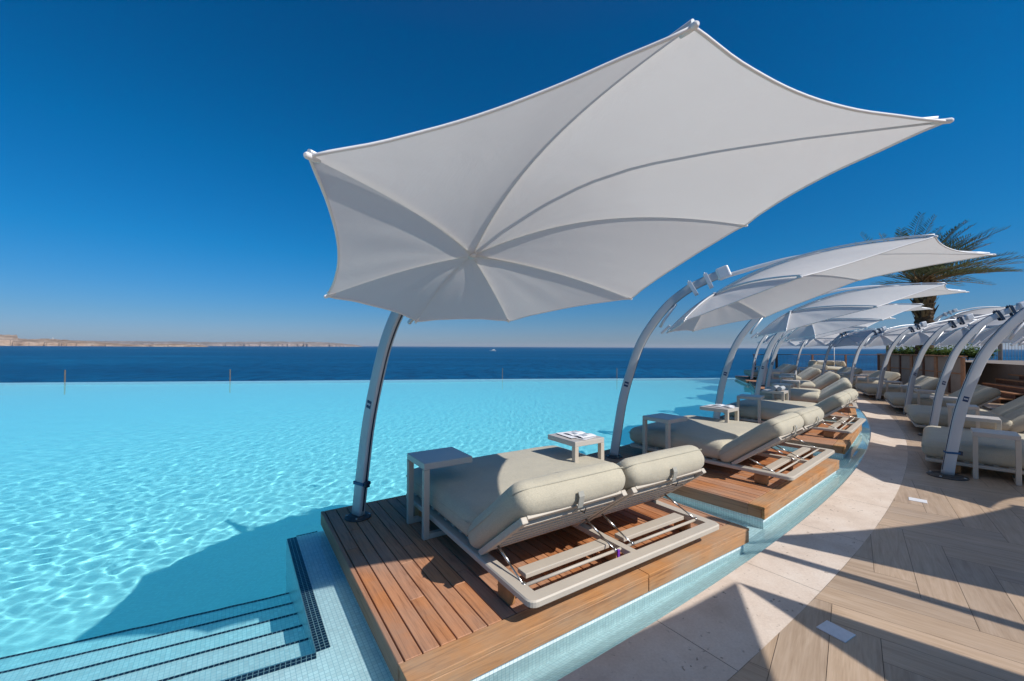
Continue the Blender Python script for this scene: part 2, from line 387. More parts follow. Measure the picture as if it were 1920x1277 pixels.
def thing(name, label, cat, loc=(0, 0, 0), rz=0.0, group=None):
    o = bpy.data.objects.new(name, None); COL.objects.link(o); o.empty_display_size = 0.2
    o.location = loc; o.rotation_euler = (0, 0, rz); o['label'] = label; o['category'] = cat
    if group: o['group'] = group
    return o
def tag(o, label=None, cat=None, group=None, kind=None):
    if label: o['label'] = label
    if cat: o['category'] = cat
    if group: o['group'] = group
    if kind: o['kind'] = kind
    return o
def struct(o): o['kind'] = 'structure'; return o
def caustic(o): o.cycles.is_caustics_receiver = True; return o
def dup(root, loc, rz, label, skip=()):
    r = root.copy(); COL.objects.link(r); r.location = loc; r.rotation_euler = (0, 0, rz); r['label'] = label
    def rec(src, dst):
        for ch in list(KIDS.get(src.name, src.children)):
            if ch.name.split('.')[0] in skip: continue
            c = ch.copy(); COL.objects.link(c); c.parent = dst; rec(ch, c)
    rec(root, r); return r
KIDS = {}
ORD = ['first', 'second', 'third', 'fourth', 'fifth', 'sixth', 'seventh', 'eighth', 'ninth']

def smooth_path(pts, n):
    """Catmull-Rom resampling"""
    P = [Vector(p) for p in pts]; P = [P[0] * 2 - P[1]] + P + [P[-1] * 2 - P[-2]]; out = []
    segs = len(P) - 3
    for k in range(n + 1):
        x = k / n * segs; i = min(int(x), segs - 1); t = x - i
        a, b, c, d = P[i:i + 4]
        out.append(0.5 * ((2 * b) + (c - a) * t + (2 * a - 5 * b + 4 * c - d) * t * t + (3 * b - 3 * c + d - a) * t ** 3))
    return out

def cushion(name, size, parent, mat='cushion', puff=0.02, rad=0.07, loc=(0, 0, 0), rot=None, seam=True, nx=14, ny=16):
    """a rounded, slightly crowned pad: origin at its bottom centre"""
    sx, sy, sz = size; b = MB(); bm = b.bm
    N = (nx, ny, 8); grid = {}
    def P(i, j, k):
        u, v, w = 2 * i / N[0] - 1, 2 * j / N[1] - 1, 2 * k / N[2] - 1
        u, v, w = [math.copysign(abs(q) ** 0.8, q) for q in (u, v, w)]
        hx, hy, hz = sx / 2, sy / 2, sz / 2; r = min(rad, hz * 0.98)
        p = Vector((u * hx, v * hy, w * hz)); inner = Vector((max(-hx + r, min(hx - r, p.x)), max(-hy + r, min(hy - r, p.y)), max(-hz + r, min(hz - r, p.z))))
        d = p - inner
        if d.length > 1e-6: p = inner + d.normalized() * r
        cr = (1 - u * u) * (1 - v * v)
        p.z += puff * (cr ** 0.6) * w
        p += Vector((noise.noise(p * 3.1), noise.noise(p * 3.1 + Vector((9, 2, 1))), noise.noise(p * 2.7 + Vector((3, 7, 5))))) * 0.007
        return p
    def V(i, j, k):
        if (i, j, k) not in grid: grid[(i, j, k)] = bm.verts.new(P(i, j, k))
        return grid[(i, j, k)]
    def quad(a, b2, c, d):
        f = bm.faces.new([V(*q) for q in (a, b2, c, d)]); f.smooth = True
    for i in range(N[0]):
        for j in range(N[1]):
            quad((i, j, 0), (i, j + 1, 0), (i + 1, j + 1, 0), (i + 1, j, 0)); quad((i, j, N[2]), (i + 1, j, N[2]), (i + 1, j + 1, N[2]), (i, j + 1, N[2]))
    for i in range(N[0]):
        for k in range(N[2]):
            quad((i, 0, k), (i + 1, 0, k), (i + 1, 0, k + 1), (i, 0, k + 1)); quad((i, N[1], k), (i, N[1], k + 1), (i + 1, N[1], k + 1), (i + 1, N[1], k))
    for j in range(N[1]):
        for k in range(N[2]):
            quad((0, j, k), (0, j, k + 1), (0, j + 1, k + 1), (0, j + 1, k)); quad((N[0], j, k), (N[0], j + 1, k), (N[0], j + 1, k + 1), (N[0], j, k + 1))
    mt = Matrix.Translation(Vector(loc)) @ (rot.to_4x4() if rot is not None else Matrix()) @ Matrix.Translation((0, 0, sz / 2))
    o = b.build(name, mat, parent)
    o.data.transform(mt)
    if seam:
        s = MB(); hx, hy, z = sx / 2 - 0.003, sy / 2 - 0.003, sz * 0.14; r = 0.05; pts = []
        for cx, cy, a0 in ((hx - r, hy - r, 0), (-hx + r, hy - r, 90), (-hx + r, -hy + r, 180), (hx - r, -hy + r, 270)):
            for q in range(5):
                a = R(a0 + q * 22.5); pts.append(Vector((cx + r * math.cos(a), cy + r * math.sin(a), z)))
        pts.append(pts[0])
        s.tube(pts, 0.0035, 5, cap=False); so = s.build('seam', 'seam', o); so.data.transform(mt)
    return o

# ------------------------------------------------------------------ umbrella
PSI = 0.41
POLE = [(0, 0.0), (0.03, 0.22), (0.075, 0.52), (0.125, 0.82), (0.20, 1.13), (0.32, 1.52), (0.42, 1.75), (0.53, 1.93), (0.66, 2.11), (0.80, 2.26), (1.0, 2.41), (1.23, 2.525), (1.50, 2.63)]
SPINE = [(1.36, 2.665), (1.60, 2.725), (1.90, 2.80), (2.20, 2.86), (2.60, 2.89), (3.0, 2.875), (3.45, 2.82), (3.90, 2.745)]
TIPS = {'a': (0.74, 0.0, 1.96), 'b': (1.03, -1.01, 2.05), 'c': (2.03, -1.73, 2.37), 'd': (3.10, -1.13, 2.745),
        'e': (3.93, 0.0, 2.73), 'f': (3.10, 1.13, 2.69), 'g': (2.03, 1.75, 2.25), 'h': (1.00, 1.02, 2.01)}
TIPS = {k: (x, y, z - 0.15) for k, (x, y, z) in TIPS.items()}
SPINE = [(x, z - 0.15) for x, z in SPINE]
POLE = [(x, z - 0.04 * min(1, z / 2.2)) for x, z in POLE]
HUB = Vector((1.33, 0, 2.29))
BOW = {'a': 0.05, 'b': 0.03, 'c': 0.05, 'd': 0.17, 'e': 0.0, 'f': 0.17, 'g': 0.05, 'h': 0.03}
def rib_point(k, s):
    T = Vector(TIPS[k])
    if k == 'e':
        pts = [Vector((HUB.x, 0, HUB.z)), Vector((1.60, 0, 2.435)), Vector((1.96, 0, 2.575)), Vector((2.28, 0, 2.66)), Vector((2.62, 0, 2.695)), Vector((3.07, 0, 2.675)), Vector((3.45, 0, 2.64)), T]
        x = s * (len(pts) - 1); i = min(int(x), len(pts) - 2); return pts[i].lerp(pts[i + 1], x - i)
    p = HUB.lerp(T, s); p.z += BOW[k] * 4 * s * (1 - s) * (1.15 - 0.3 * s); return p

def make_umbrella(label):
    root = thing('cantilever_umbrella', label, 'parasol', group='white leaf shaped parasols on curved poles')
    rz = Matrix.Rotation(PSI, 4, 'Z'); xf = []
    def fin(b, name, m, parent=root, **kw):
        o = b.build(name, m, parent, **kw); o.data.transform(rz); return o
    b = MB(); b.lathe([(0.118, 0.0), (0.118, 0.010), (0.112, 0.014), (0.085, 0.016), (0.08, 0.03)], 28); fin(b, 'base_plate', 'base')
    for k in range(4):
        b = MB(); a = R(45 + 90 * k); b.lathe([(0.009, 0.010), (0.009, 0.024), (0.005, 0.028)], 8, (0.100 * math.cos(a), 0.100 * math.sin(a), 0)); fin(b, 'bolt', 'steel')
    path = smooth_path([(s, 0, z + 0.02) for s, z in POLE], 44)
    # rounded box section 0.125 x 0.072, grooved on both narrow faces
    def sec(w, h, r):
        pts = []
        for cx, cy, a0 in ((w / 2 - r, h / 2 - r, 0), (-w / 2 + r, h / 2 - r, 90), (-w / 2 + r, -h / 2 + r, 180), (w / 2 - r, -h / 2 + r, 270)):
            for q in range(4):
                a = R(a0 + q * 30); pts.append((cx + r * math.cos(a), cy + r * math.sin(a)))
        return pts
    b = MB(); rads = [1.0 - 0.16 * (i / 44) for i in range(45)]
    b.tube(path, rads, prof=sec(0.122, 0.072, 0.016), ups=Vector((-1, 0, 0.001)), smooth=True); pole = fin(b, 'pole', 'alu')
    for sgn in (1, -1):
        b = MB()
        off = []
        for i, p in enumerate(path):
            tg = (path[min(i + 1, 44)] - path[max(i - 1, 0)]).normalized(); nrm = Vector((-tg.z, 0, tg.x))
            off.append(p + nrm * sgn * (0.061 * rads[i] + 0.0005))
        b.tube(off[1:], 1.0, prof=sec(0.006, 0.016, 0.002), ups=Vector((-1, 0, 0.001)), smooth=False); fin(b, 'channel', 'track', pole)
    # maker's label, on the face towards the rows' start
    p = path[14]; tg = (path[15] - path[13]).normalized(); ang = math.atan2(tg.x, tg.z)
    rot = Matrix.Rotation(ang, 3, 'Y')
    b = MB(); b.box(p + Vector((0, -0.0372 * rads[14], 0)), (0.058, 0.003, 0.072), rot, 0.001, 1); lab = fin(b, 'label_plate', 'bluelabel', pole)
    b = MB()
    for q in range(5): b.box(p + rot @ Vector((-0.018 + 0.009 * q, -0.0390 * rads[14], 0.002)), (0.0055, 0.0015, 0.016 if q % 2 else 0.020), rot)
    fin(b, 'lettering', 'white', lab)
    # two clamps, end block
    def along(s):
        for i in range(44):
            if path[i].x <= s <= path[i + 1].x:
                tg = (path[i + 1] - path[i]).normalized(); return path[i].lerp(path[i + 1], (s - path[i].x) / (path[i + 1].x - path[i].x)), math.atan2(-tg.z, tg.x)
    for s in (1.05, 1.24):
        p, a = along(s); rot = Matrix.Rotation(a, 3, 'Y'); b = MB()
        for dy in (-1, 1): b.box(p + rot @ Vector((0, dy * 0.048, -0.02)), (0.052, 0.012, 0.18), rot, 0.004)
        b.box(p + rot @ Vector((0, 0, 0.074)), (0.052, 0.108, 0.014), rot, 0.004)
        b.box(p + rot @ Vector((0, 0, -0.117)), (0.052, 0.108, 0.014), rot, 0.004)
        for dy in (-1, 1): b.tube([p + rot @ Vector((0, dy * 0.03, 0.07)), p + rot @ Vector((0, dy * 0.03, 0.10))], 0.008, 6)
        fin(b, 'clamp', 'base' if label.find('promenade') >= 0 else 'alu_light')
    p, a = along(1.42); rot = Matrix.Rotation(a, 3, 'Y')
    b = MB(); b.box(p + rot @ Vector((0.01, 0, 0)), (0.16, 0.105, 0.16), rot, 0.025, 3); fin(b, 'end_block', 'alu_light')
    sp = smooth_path([(s, 0, z) for s, z in SPINE], 30)
    b = MB(); b.tube(sp, [0.030 - 0.016 * i / 30 for i in range(31)], 10); fin(b, 'spine', 'alu_light')
    b = MB(); b.tube([(0.85, 0, 2.20), (0.68, 0, 1.96), (0.64, 0, 1.88)], 0.018, 8); b.box((0.71, 0, 1.85), (0.16, 0.03, 0.03), Matrix.Rotation(-0.75, 3, 'Y'), 0.006); fin(b, 'slider_arm', 'alu_light')
    # canopy
    order = ['a', 'b', 'c', 'd', 'e', 'f', 'g', 'h']
    NS, NU = 20, 20
    me = MB(); bm = me.bm; hubv = bm.verts.new(HUB); rings = [[None] * (8 * NU) for _ in range(NS + 1)]
    edge_pts = []
    for j in range(8):
        k0, k1 = order[j], order[(j + 1) % 8]
        for u in range(NU):
            uu = u / NU; w = 4 * uu * (1 - uu)
            for i in range(1, NS + 1):
                s = i / NS; se = s * (1 - (0.075 if k0 in 'abgh' else 0.038) * w * s)
                p = rib_point(k0, se).lerp(rib_point(k1, se), uu)
                p.z -= 0.022 * w * s
                # little pulls at the tips
                pull = (s ** 3) * (math.sin(uu * 25) * 0.0035 * (1 - w))
                if k0 in 'abgh': pull += 0.013 * w * s * (1 - 0.8 * s ** 4) * noise.noise(Vector((uu * 5.5 + j * 3, s * 1.4, 2.0)))
                else: pull += 0.006 * w * s * (1 - s ** 4) * noise.noise(Vector((uu * 7.0 + j * 3, s * 2.2, 5.0)))
                p.z += pull + noise.noise(Vector((p.x * 1.3, p.y * 1.3, j))) * 0.012 * w
                rings[i][j * NU + u] = bm.verts.new(p)
            edge_pts.append(rings[NS][j * NU + u].co.copy())
    m = 8 * NU
    for q in range(m):
        q2 = (q + 1) % m
        for i in range(0, NS):
            if i == 0: f = bm.faces.new((hubv, rings[1][q], rings[1][q2])); us = [(0, 0), (0, 0), (0, 0)]
            else: f = bm.faces.new((rings[i][q], rings[i + 1][q], rings[i + 1][q2], rings[i][q2]))
            f.smooth = True
            for l in f.loops:
                dd = l.vert.co - HUB; a = math.atan2(dd.y, dd.x)
                l[me.uv].uv = (a * 2.0 + (12.56 if (a < -3 and q > m / 2) else 0), dd.length)
    for j in range(8):
        for i in range(1, NS):
            e = bm.edges.get((rings[i][j * NU], rings[i + 1][j * NU]))
            if e: e.smooth = False
    can = fin(me, 'canopy', 'canopy')
    b = MB(); b.tube(edge_pts + [edge_pts[0]], 0.0065, 6, cap=False); fin(b, 'hem', 'hem', can)
    for k in order:
        if k != 'e':
            b = MB(); pts = [rib_point(k, s / 14) + Vector((0, 0, 0.017)) for s in range(0, 15)]
            b.tube(pts, [0.015 - 0.007 * s / 14 for s in range(15)], 8); fin(b, 'rib', 'alu_light')
        b = MB(); T = Vector(TIPS[k]); d = (T - rib_point(k, 0.93)).normalized()
        b.tube([T - d * 0.05, T - d * 0.02, T + d * 0.012, T + d * 0.02], [0.009, 0.0115, 0.0115, 0.006], 10); fin(b, 'tip_cap', 'hem', can)
    b = MB(); b.lathe([(0.02, 2.275), (0.045, 2.285), (0.045, 2.315), (0.02, 2.33)], 16, (HUB.x, 0, 0)); fin(b, 'hub', 'alu_light')
    KIDS[root.name] = list(root.children)
    for c in root.children_recursive: KIDS[c.name] = list(c.children)
    return root

# ------------------------------------------------------------------ daybed (x = foot to head, y = across, origin at the near foot corner)
LL, WW = 2.10, 1.93
def make_daybed(label, cat='daybed', group='double daybeds with raised backrests'):
    root = thing('double_daybed', label, cat, group=group)
    ft, fh = 0.165, 0.045
    def rounded_ring(b, x0, x1, y0, y1, w, z0, z1, r=0.055, n=5):
        o, i = [], []
        for cx, cy, a0, sx, sy in ((x1 - r, y1 - r, 0, 1, 1), (x0 + r, y1 - r, 90, -1, 1), (x0 + r, y0 + r, 180, -1, -1), (x1 - r, y0 + r, 270, 1, -1)):
            for q in range(n + 1):
                a = R(a0 + 90 * q / n); o.append((cx + r * math.cos(a), cy + r * math.sin(a)))
                ix = (x1 - w) if sx > 0 else (x0 + w); iy = (y1 - w) if sy > 0 else (y0 + w); i.append((ix, iy))
        m = len(o); ch = 0.008
        loops = []
        for pts, z, ins in ((o, z0 + ch, 0), (o, z1 - ch, 0), (o, z1, ch), (i, z1, 0), (i, z0, 0), (o, z0, ch)):
            cx, cy = (x0 + x1) / 2, (y0 + y1) / 2
            ring = []
            for (x, y) in pts:
                dx, dy = x - cx, y - cy
                ring.append(b.bm.verts.new((x - math.copysign(ins, dx), y - math.copysign(ins, dy), z)))
            loops.append(ring)
        for a, c in zip(loops, loops[1:] + [loops[0]]):
            for k in range(m):
                vs = [a[k], a[(k + 1) % m], c[(k + 1) % m], c[k]]
                if len(set(v.co.to_tuple(6) for v in vs)) >= 3:
                    try: b.bm.faces.new(vs)
                    except ValueError: pass
    b = MB(); rounded_ring(b, 0, LL, 0, WW, 0.088, ft - fh, ft)
    bmesh.ops.remove_doubles(b.bm, verts=b.bm.verts, dist=0.0004)
    fr = b.build('frame', 'frame', root)
    b = MB(); b.box((1.055, WW / 2, ft - fh / 2), (LL - 0.175, 0.06, fh - 0.004), None, 0.004); b.build('centre_bar', 'frame', root)
    for y0, y1 in ((0.09, WW / 2 - 0.032), (WW / 2 + 0.032, WW - 0.09)):
        b = MB(); b.box((LL - 0.315, (y0 + y1) / 2 + 0.02, ft - 0.02), (0.095, y1 - y0 - 0.09, 0.032), None, 0.005); b.build('cross_bar', 'frame', root)
        b = MB(); b.tube([(LL - 0.185, y0, ft - 0.015), (LL - 0.185, y1, ft - 0.015)], 0.011, 10); b.build('cross_rod', 'frame', root)
    for x in (0.28, LL - 0.33):
        for y in (0.05, WW / 2, WW - 0.05):
            b = MB(); b.box((x, y, (ft - fh) / 2), (0.15, 0.055, ft - fh - 0.002), None, 0.022, 4); b.build('leg', 'legwood', root)
    # slatted bed under the mattress
    b = MB()
    for k in range(9): b.box((0.14 + k * 0.135, WW / 2, ft + 0.008), (0.05, WW - 0.13, 0.012), None, 0.003)
    b.build('bed_slats', 'frame', root)
    mat = cushion('mattress', (1.40, WW - 0.03, 0.23), root, puff=0.02, rad=0.10, loc=(0.66, WW / 2, ft + 0.012), nx=22, ny=26)
    # backrests
    hx, hz, ang = 1.44, 0.172, R(-38)
    rot = Matrix.Rotation(ang, 3, 'Y'); w = WW / 2
    for q in range(2):
        yc = w * (q + 0.5) + (0.004 if q else -0.004)
        o = Vector((hx, yc, hz))
        b = MB()
        for dy in (-1, 1): b.box(o + rot @ Vector((0.335, dy * (w / 2 - 0.05), -0.012)), (0.66, 0.045, 0.042), rot, 0.006)
        b.box(o + rot @ Vector((0.64, 0, 0)), (0.05, w - 0.15, 0.024), rot, 0.004)
        b.box(o + rot @ Vector((0.03, 0, 0)), (0.05, w - 0.15, 0.024), rot, 0.004)
        bf = b.build('backrest_frame', 'frame', root)
        b = MB()
        for k in range(6): b.box(o + rot @ Vector((0.115 + 0.088 * k, 0, -0.012)), (0.042, w - 0.152, 0.034), rot, 0.003)
        b.build('slats', 'frame', bf)
        c = cushion('back_cushion', (0.86, w - 0.012, 0.195), root, puff=0.028, rad=0.088, loc=o + rot @ Vector((0.325, 0, 0.014)), rot=rot, nx=18, ny=16)
        for dy in (-0.02,):
            pth = [o + rot @ Vector((x, dy, z)) for x, z in ((0.758, 0.05), (0.750, 0.018), (0.72, -0.008), (0.69, -0.030), (0.62, -0.034))]
            b = MB(); b.tube(pth, 1.0, prof=[(0.003, 0.022), (-0.003, 0.022), (-0.003, -0.022), (0.003, -0.022)], smooth=False); b.build('strap', 'webbing', c)
            pth = [o + rot @ Vector((x, dy + 0.05, z)) for x, z in ((0.62, -0.036), (0.65, -0.062), (0.69, -0.038))]
            b = MB(); b.tube(pth, 0.004, 6); b.build('buckle', 'base', c)
        for dy in (-1, 1):
            y = o.y + dy * (w / 2 - 0.085)
            top = Vector((hx, y, hz)) + rot @ Vector((0.20, 0, -0.03)); bot = Vector((LL - 0.185, y, ft - 0.01)); mid = top.lerp(bot, 0.45)
            b = MB(); b.tube([top, mid], 0.0085, 8); b.tube([mid, bot], 0.006, 8); b.tube([bot - Vector((0, 0.012, 0)), bot + Vector((0, 0.012, 0))], 0.016, 10)
            b.build('gas_strut', 'steel', root)
    KIDS[root.name] = list(root.children)
    for c in root.children_recursive: KIDS[c.name] = list(c.children)
    return root

# ------------------------------------------------------------------ C-shaped side table (legs on the x=0 side; y across; origin at floor by the legs' middle)
def make_table(label):
    root = thing('side_table', label, 'side table', group='small C shaped side tables')
    h, L, W, t = 0.63, 0.45, 0.42, 0.05
    b = MB(); b.box((L / 2, 0, h - 0.0275), (L, W, 0.055), None, 0.006, 2); b.build('table_top', 'tabletop', root)
    for s in (-1, 1):
        b = MB(); b.box((t / 2, s * (W / 2 - t / 2), (h - 0.055) / 2), (t, t, h - 0.0555), None, 0.004); b.build('leg', 'frame', root)
        b = MB(); b.box((t + (L - t - 0.03) / 2, s * (W / 2 - t / 2), 0.022), (L - t - 0.032, t - 0.002, 0.043), None, 0.004); b.build('base_runner', 'frame', root)
    KIDS[root.name] = list(root.children); return root

# ------------------------------------------------------------------ teak platform, x = r, y = t (relative to the pole base)
def make_platform(r0, r1, t0, t1, label, loc, rz, thick=0.125, seam=True):
    root = thing('teak_platform', label, 'platform', loc, rz, 'teak platforms standing in the pool edge')
    fw, bw, gap = 0.155, 0.098, 0.0075
    b = MB(); y = t0 + 0.034; k = 0
    while y < t1 - 0.034 - 0.02:
        w = min(bw, t1 - 0.034 - y)
        cuts = [r0 + 0.034, r1 - fw - 0.004]
        c0 = random.uniform(r0 + 0.5, r1 - 0.6)
        if random.random() < 0.8: cuts = [cuts[0], c0, cuts[1]]
        for a, c in zip(cuts, cuts[1:]):
            tone = 0.5 + 0.5 * noise.noise(Vector((y * 1.2, 3.3, 0))) * 1.4 + random.uniform(-0.34, 0.34) + (0.25 if y < t0 + 0.9 else -0.05)
            b.box(((a + c) / 2, y + w / 2, -0.012 + random.uniform(-0.0008, 0.0008)), (c - a - 0.004, w - gap, 0.024), None, 0.0025, 1,
                  (max(0, min(1, tone)), random.random(), random.random()), 0)
        y += bw; k += 1
    b.build('deck_boards', 'teak', root)
    # front border in two lengths, mitred look, then fascias
    ms = t0 + (t1 - t0) * 0.56
    for a, c in ((t0, ms - 0.002), (ms + 0.002, t1)):
        b = MB(); b.box((r1 - fw / 2, (a + c) / 2, -0.0125), (fw, c - a, 0.027), None, 0.004, 2, (0.35, random.random(), random.random()), 1); b.build('border_board', 'teak_trim', root)
        b = MB(); b.box((r1 - 0.0165, (a + c) / 2, -0.0275 - (thick - 0.028) / 2), (0.030, c - a - 0.003, thick - 0.03), None, 0.003, 1, (0.3, random.random(), random.random()), 1); b.build('fascia', 'teak_trim', root)
    for yy in (t0 + 0.015, t1 - 0.015):
        b = MB(); b.box(((r0 + r1 - fw) / 2 - 0.002, yy, -thick / 2), (r1 - r0 - fw - 0.004, 0.030, thick), None, 0.004, 1, (0.8, random.random(), random.random()), 0); b.build('fascia', 'teak_side', root)
        b = MB(); b.box((r1 - fw / 2 - 0.02, yy + (0.004 if yy < t1 - 0.1 else -0.004), -0.0275 - (thick - 0.03) / 2), (fw - 0.03, 0.026, thick - 0.032), None, 0.003, 1, (0.7, random.random(), random.random()), 0); b.build('fascia', 'teak_side', root)
    b = MB(); b.box((r0 + 0.015, (t0 + t1) / 2, -thick / 2), (0.030, t1 - t0 - 0.064, thick), None, 0.004, 1, (0.8, random.random(), random.random()), 1); b.build('fascia', 'teak_side', root)
    # dark joists under the boards
    b = MB()
    for x in (r0 + 0.2, (r0 + r1) / 2, r1 - fw - 0.05): b.box((x, (t0 + t1) / 2, -0.065), (0.06, t1 - t0 - 0.08, 0.07), None, 0, 1, (0, 0, 0), 1)
    b.box(((r0 + r1) / 2, (t0 + t1) / 2, -0.105), (r1 - r0 - 0.07, t1 - t0 - 0.07, 0.008), None, 0, 1, (0, 0, 0), 1)
    b.build('joists', 'darkwood', root)
    return root

# ------------------------------------------------------------------ BUILD: rows
# L row platforms
PLAT = {0: (-0.27, 2.84), 1: (-0.41, 2.38), 2: (-0.41, 2.38), 3: (-0.41, 2.45)}
for i in range(7):
    t0, t1 = PLAT.get(i, (-0.50, 2.62))
    if i >= 4: t0, t1 = -0.62, 3.0
    a = PHI + i * DL; loc = Lw(i, 0, 0, DECK)
    lab = ['teak platform nearest the camera, beside the pool steps', 'teak platform in the pool edge under the second poolside daybed', 'teak platform under the third poolside daybed',
           'teak platform under the fourth poolside daybed', 'teak platform under the fifth poolside daybed', 'teak platform under the sixth poolside daybed', 'farthest teak platform, at the corner of the infinity edge'][i]
    make_platform(-0.33, 2.13, t0, t1, lab, loc, a)

lu = make_umbrella('large white parasol nearest the camera, its curved pole on the near teak platform')
lu.location = Lw(0, 0, 0, DECK); lu.rotation_euler = (0, 0, PHI)
for i in range(1, 7):
    lab = {1: 'white parasol on the second curved pole along the pool edge', 2: 'white parasol on the third curved pole along the pool edge', 3: 'white parasol on the fourth curved pole along the pool edge',
           4: 'white parasol on the fifth curved pole along the pool edge', 5: 'white parasol over the sixth poolside daybed', 6: 'farthest white parasol of the pool edge row, its pole by the infinity corner'}[i]
    dup(lu, Lw(i, 0, 0, DECK), PHI + i * DL, lab)
# strap on the first pole
def pole_strap(loc, rz, h, label):
    root = thing('ratchet_strap', label, 'strap', loc, rz)
    rot = Matrix.Rotation(PSI, 3, 'Z'); s = [q for q in POLE if q[1] <= h][-1][0] + 0.02
    b = MB()
    for sx, sy, dx, dy in ((0.136, 0.006, 0, -0.041), (0.136, 0.006, 0, 0.041), (0.006, 0.088, -0.068, 0), (0.006, 0.088, 0.068, 0)):
        b.box(rot @ Vector((s + dx, dy, h)), (sx, sy, 0.028), rot, 0.001, 1)
    b.build('band', 'strap', root)
    b = MB(); b.box(rot @ Vector((s + 0.085, -0.01, h)), (0.03, 0.05, 0.055), rot, 0.006); b.build('ratchet', 'track', root)
pole_strap(Lw(0, 0, 0, DECK), PHI, 0.33, 'blue ratchet strap round the foot of the nearest poolside pole')

db = make_daybed('beige double daybed on the nearest teak platform')
def bed_pose(i, row):
    if row == 'L':
        dt = 0.42 if i == 0 else 0.27
        return Lw(i, 0.06, dt, DECK), PHI + i * DL
    return Rw(i, -0.22, 0.24, 0.0), PHR + i * DR
db.location, z = bed_pose(0, 'L'); db.rotation_euler = (0, 0, z)
for i in range(1, 7):
    l, z = bed_pose(i, 'L'); z += 0.03 * math.sin(i * 2.3); dup(db, l, z, 'beige double daybed, %s from the camera in the poolside row' % ORD[i])
b = MB(); b.box((LL - 0.165, WW / 2 - 0.075, 0.12), (0.012, 0.022, 0.085), None, 0.003); b.build('luggage_tag', 'purple', db)

tb = make_table('taupe side table in front of the nearest curved pole')
def table_pose(i, row, side):
    # side n = near table beside the lounger, f = far one turned a quarter
    if row == 'L':
        dt = 0.0 if i == 0 else -0.15
        if side == 'n': return Lw(i, 0.575, 0.335 + dt, DECK), PHI + i * DL + math.pi / 2
        return Lw(i, 0.87 , 2.13 + dt, DECK), PHI + i * DL + math.pi
    if side == 'n': return Rw(i, 0.45, 0.10, 0), PHR + i * DR + math.pi / 2
    return Rw(i, 0.62, 2.02, 0), PHR + i * DR + math.pi
tb.location, z = table_pose(0, 'L', 'n'); tb.rotation_euler = (0, 0, z)
for i in range(7):
    for s in 'nf':
        if (i, s) == (0, 'n'): continue
        l, z = table_pose(i, 'L', s); z += 0.09 * math.sin(i * 3.1 + (s == 'n')) * (i > 0); l = l + Vector((0.03 * math.sin(i * 5), 0.03 * math.cos(i * 4), 0)) * (i > 0)
        lab = 'taupe side table on the %s side of the %s poolside daybed' % ('near' if s == 'n' else 'far', ORD[i])
        dup(tb, l, z, lab)

# printed papers on two far tables, a towel on the third
def papers(i, label):
    l, z = table_pose(i, 'L', 'f'); l = l.copy(); l.z += 0.63
    root = thing('magazine', label, 'magazines', l, z, 'magazines lying on side tables')
    for k, (x, y, a, zz) in enumerate(((0.17, 0.0, 0.25, 0.003), (0.26, 0.03, -0.1, 0.008), (0.20, -0.04, 0.05, 0.013))):
        b = MB(); rot = Matrix.Rotation(a, 3, 'Z'); n = 8
        W2, H2 = 0.30, 0.21
        for q in range(n):
            x0, x1 = -W2 / 2 + W2 * q / n, -W2 / 2 + W2 * (q + 1) / n
            f = lambda x: 0.010 * abs(math.sin(x / W2 * math.pi * 2)) if k == 2 else 0.0015 * (x / W2) ** 2
            P = lambda xx, yy, dz: Vector((x, y, zz)) + rot @ Vector((xx, yy, f(xx) + dz))
            b.face([P(x0, -H2 / 2, 0.002), P(x1, -H2 / 2, 0.002), P(x1, H2 / 2, 0.002), P(x0, H2 / 2, 0.002)])
            b.face([P(x0, -H2 / 2, -0.001), P(x1, -H2 / 2, -0.001), P(x1, H2 / 2, -0.001), P(x0, H2 / 2, -0.001)][::-1])
        b.build('page', 'paper', root, normals=False)
        if k == 2:
            b = MB()
            for (px, py, sx, sy) in ((-0.08, 0.03, 0.08, 0.06), (0.04, 0.04, 0.06, 0.05), (0.10, -0.03, 0.05, 0.08), (-0.05, -0.05, 0.05, 0.05)):
                b.box(Vector((x, y, zz + 0.0135)) + rot @ Vector((px, py, 0)), (sx, sy, 0.0012), rot)
            b.build('printed_picture', 'ink', root)
papers(0, 'open white magazines lying on the nearest far side table'); papers(1, 'white papers on the far table of the second poolside daybed')
l, z = table_pose(2, 'L', 'f')
b = MB()
for k, (x, h) in enumerate(((0.10, 0.055), (0.22, 0.05), (0.16, 0.13))):
    pass
b.tube(smooth_path([(0.22, -0.19, 0.055), (0.22, 0, 0.058), (0.22, 0.19, 0.055)], 6), 0.052, 14); b.tube(smooth_path([(0.11, -0.18, 0.052), (0.11, 0.18, 0.052)], 4), 0.05, 14)
o = b.build('rolled_towel', 'towel'); o.location = l + Vector((0, 0, 0.63)); o.rotation_euler = (0, 0, z); tag(o, 'grey rolled towels lying on the far table of the third poolside daybed', 'towels')

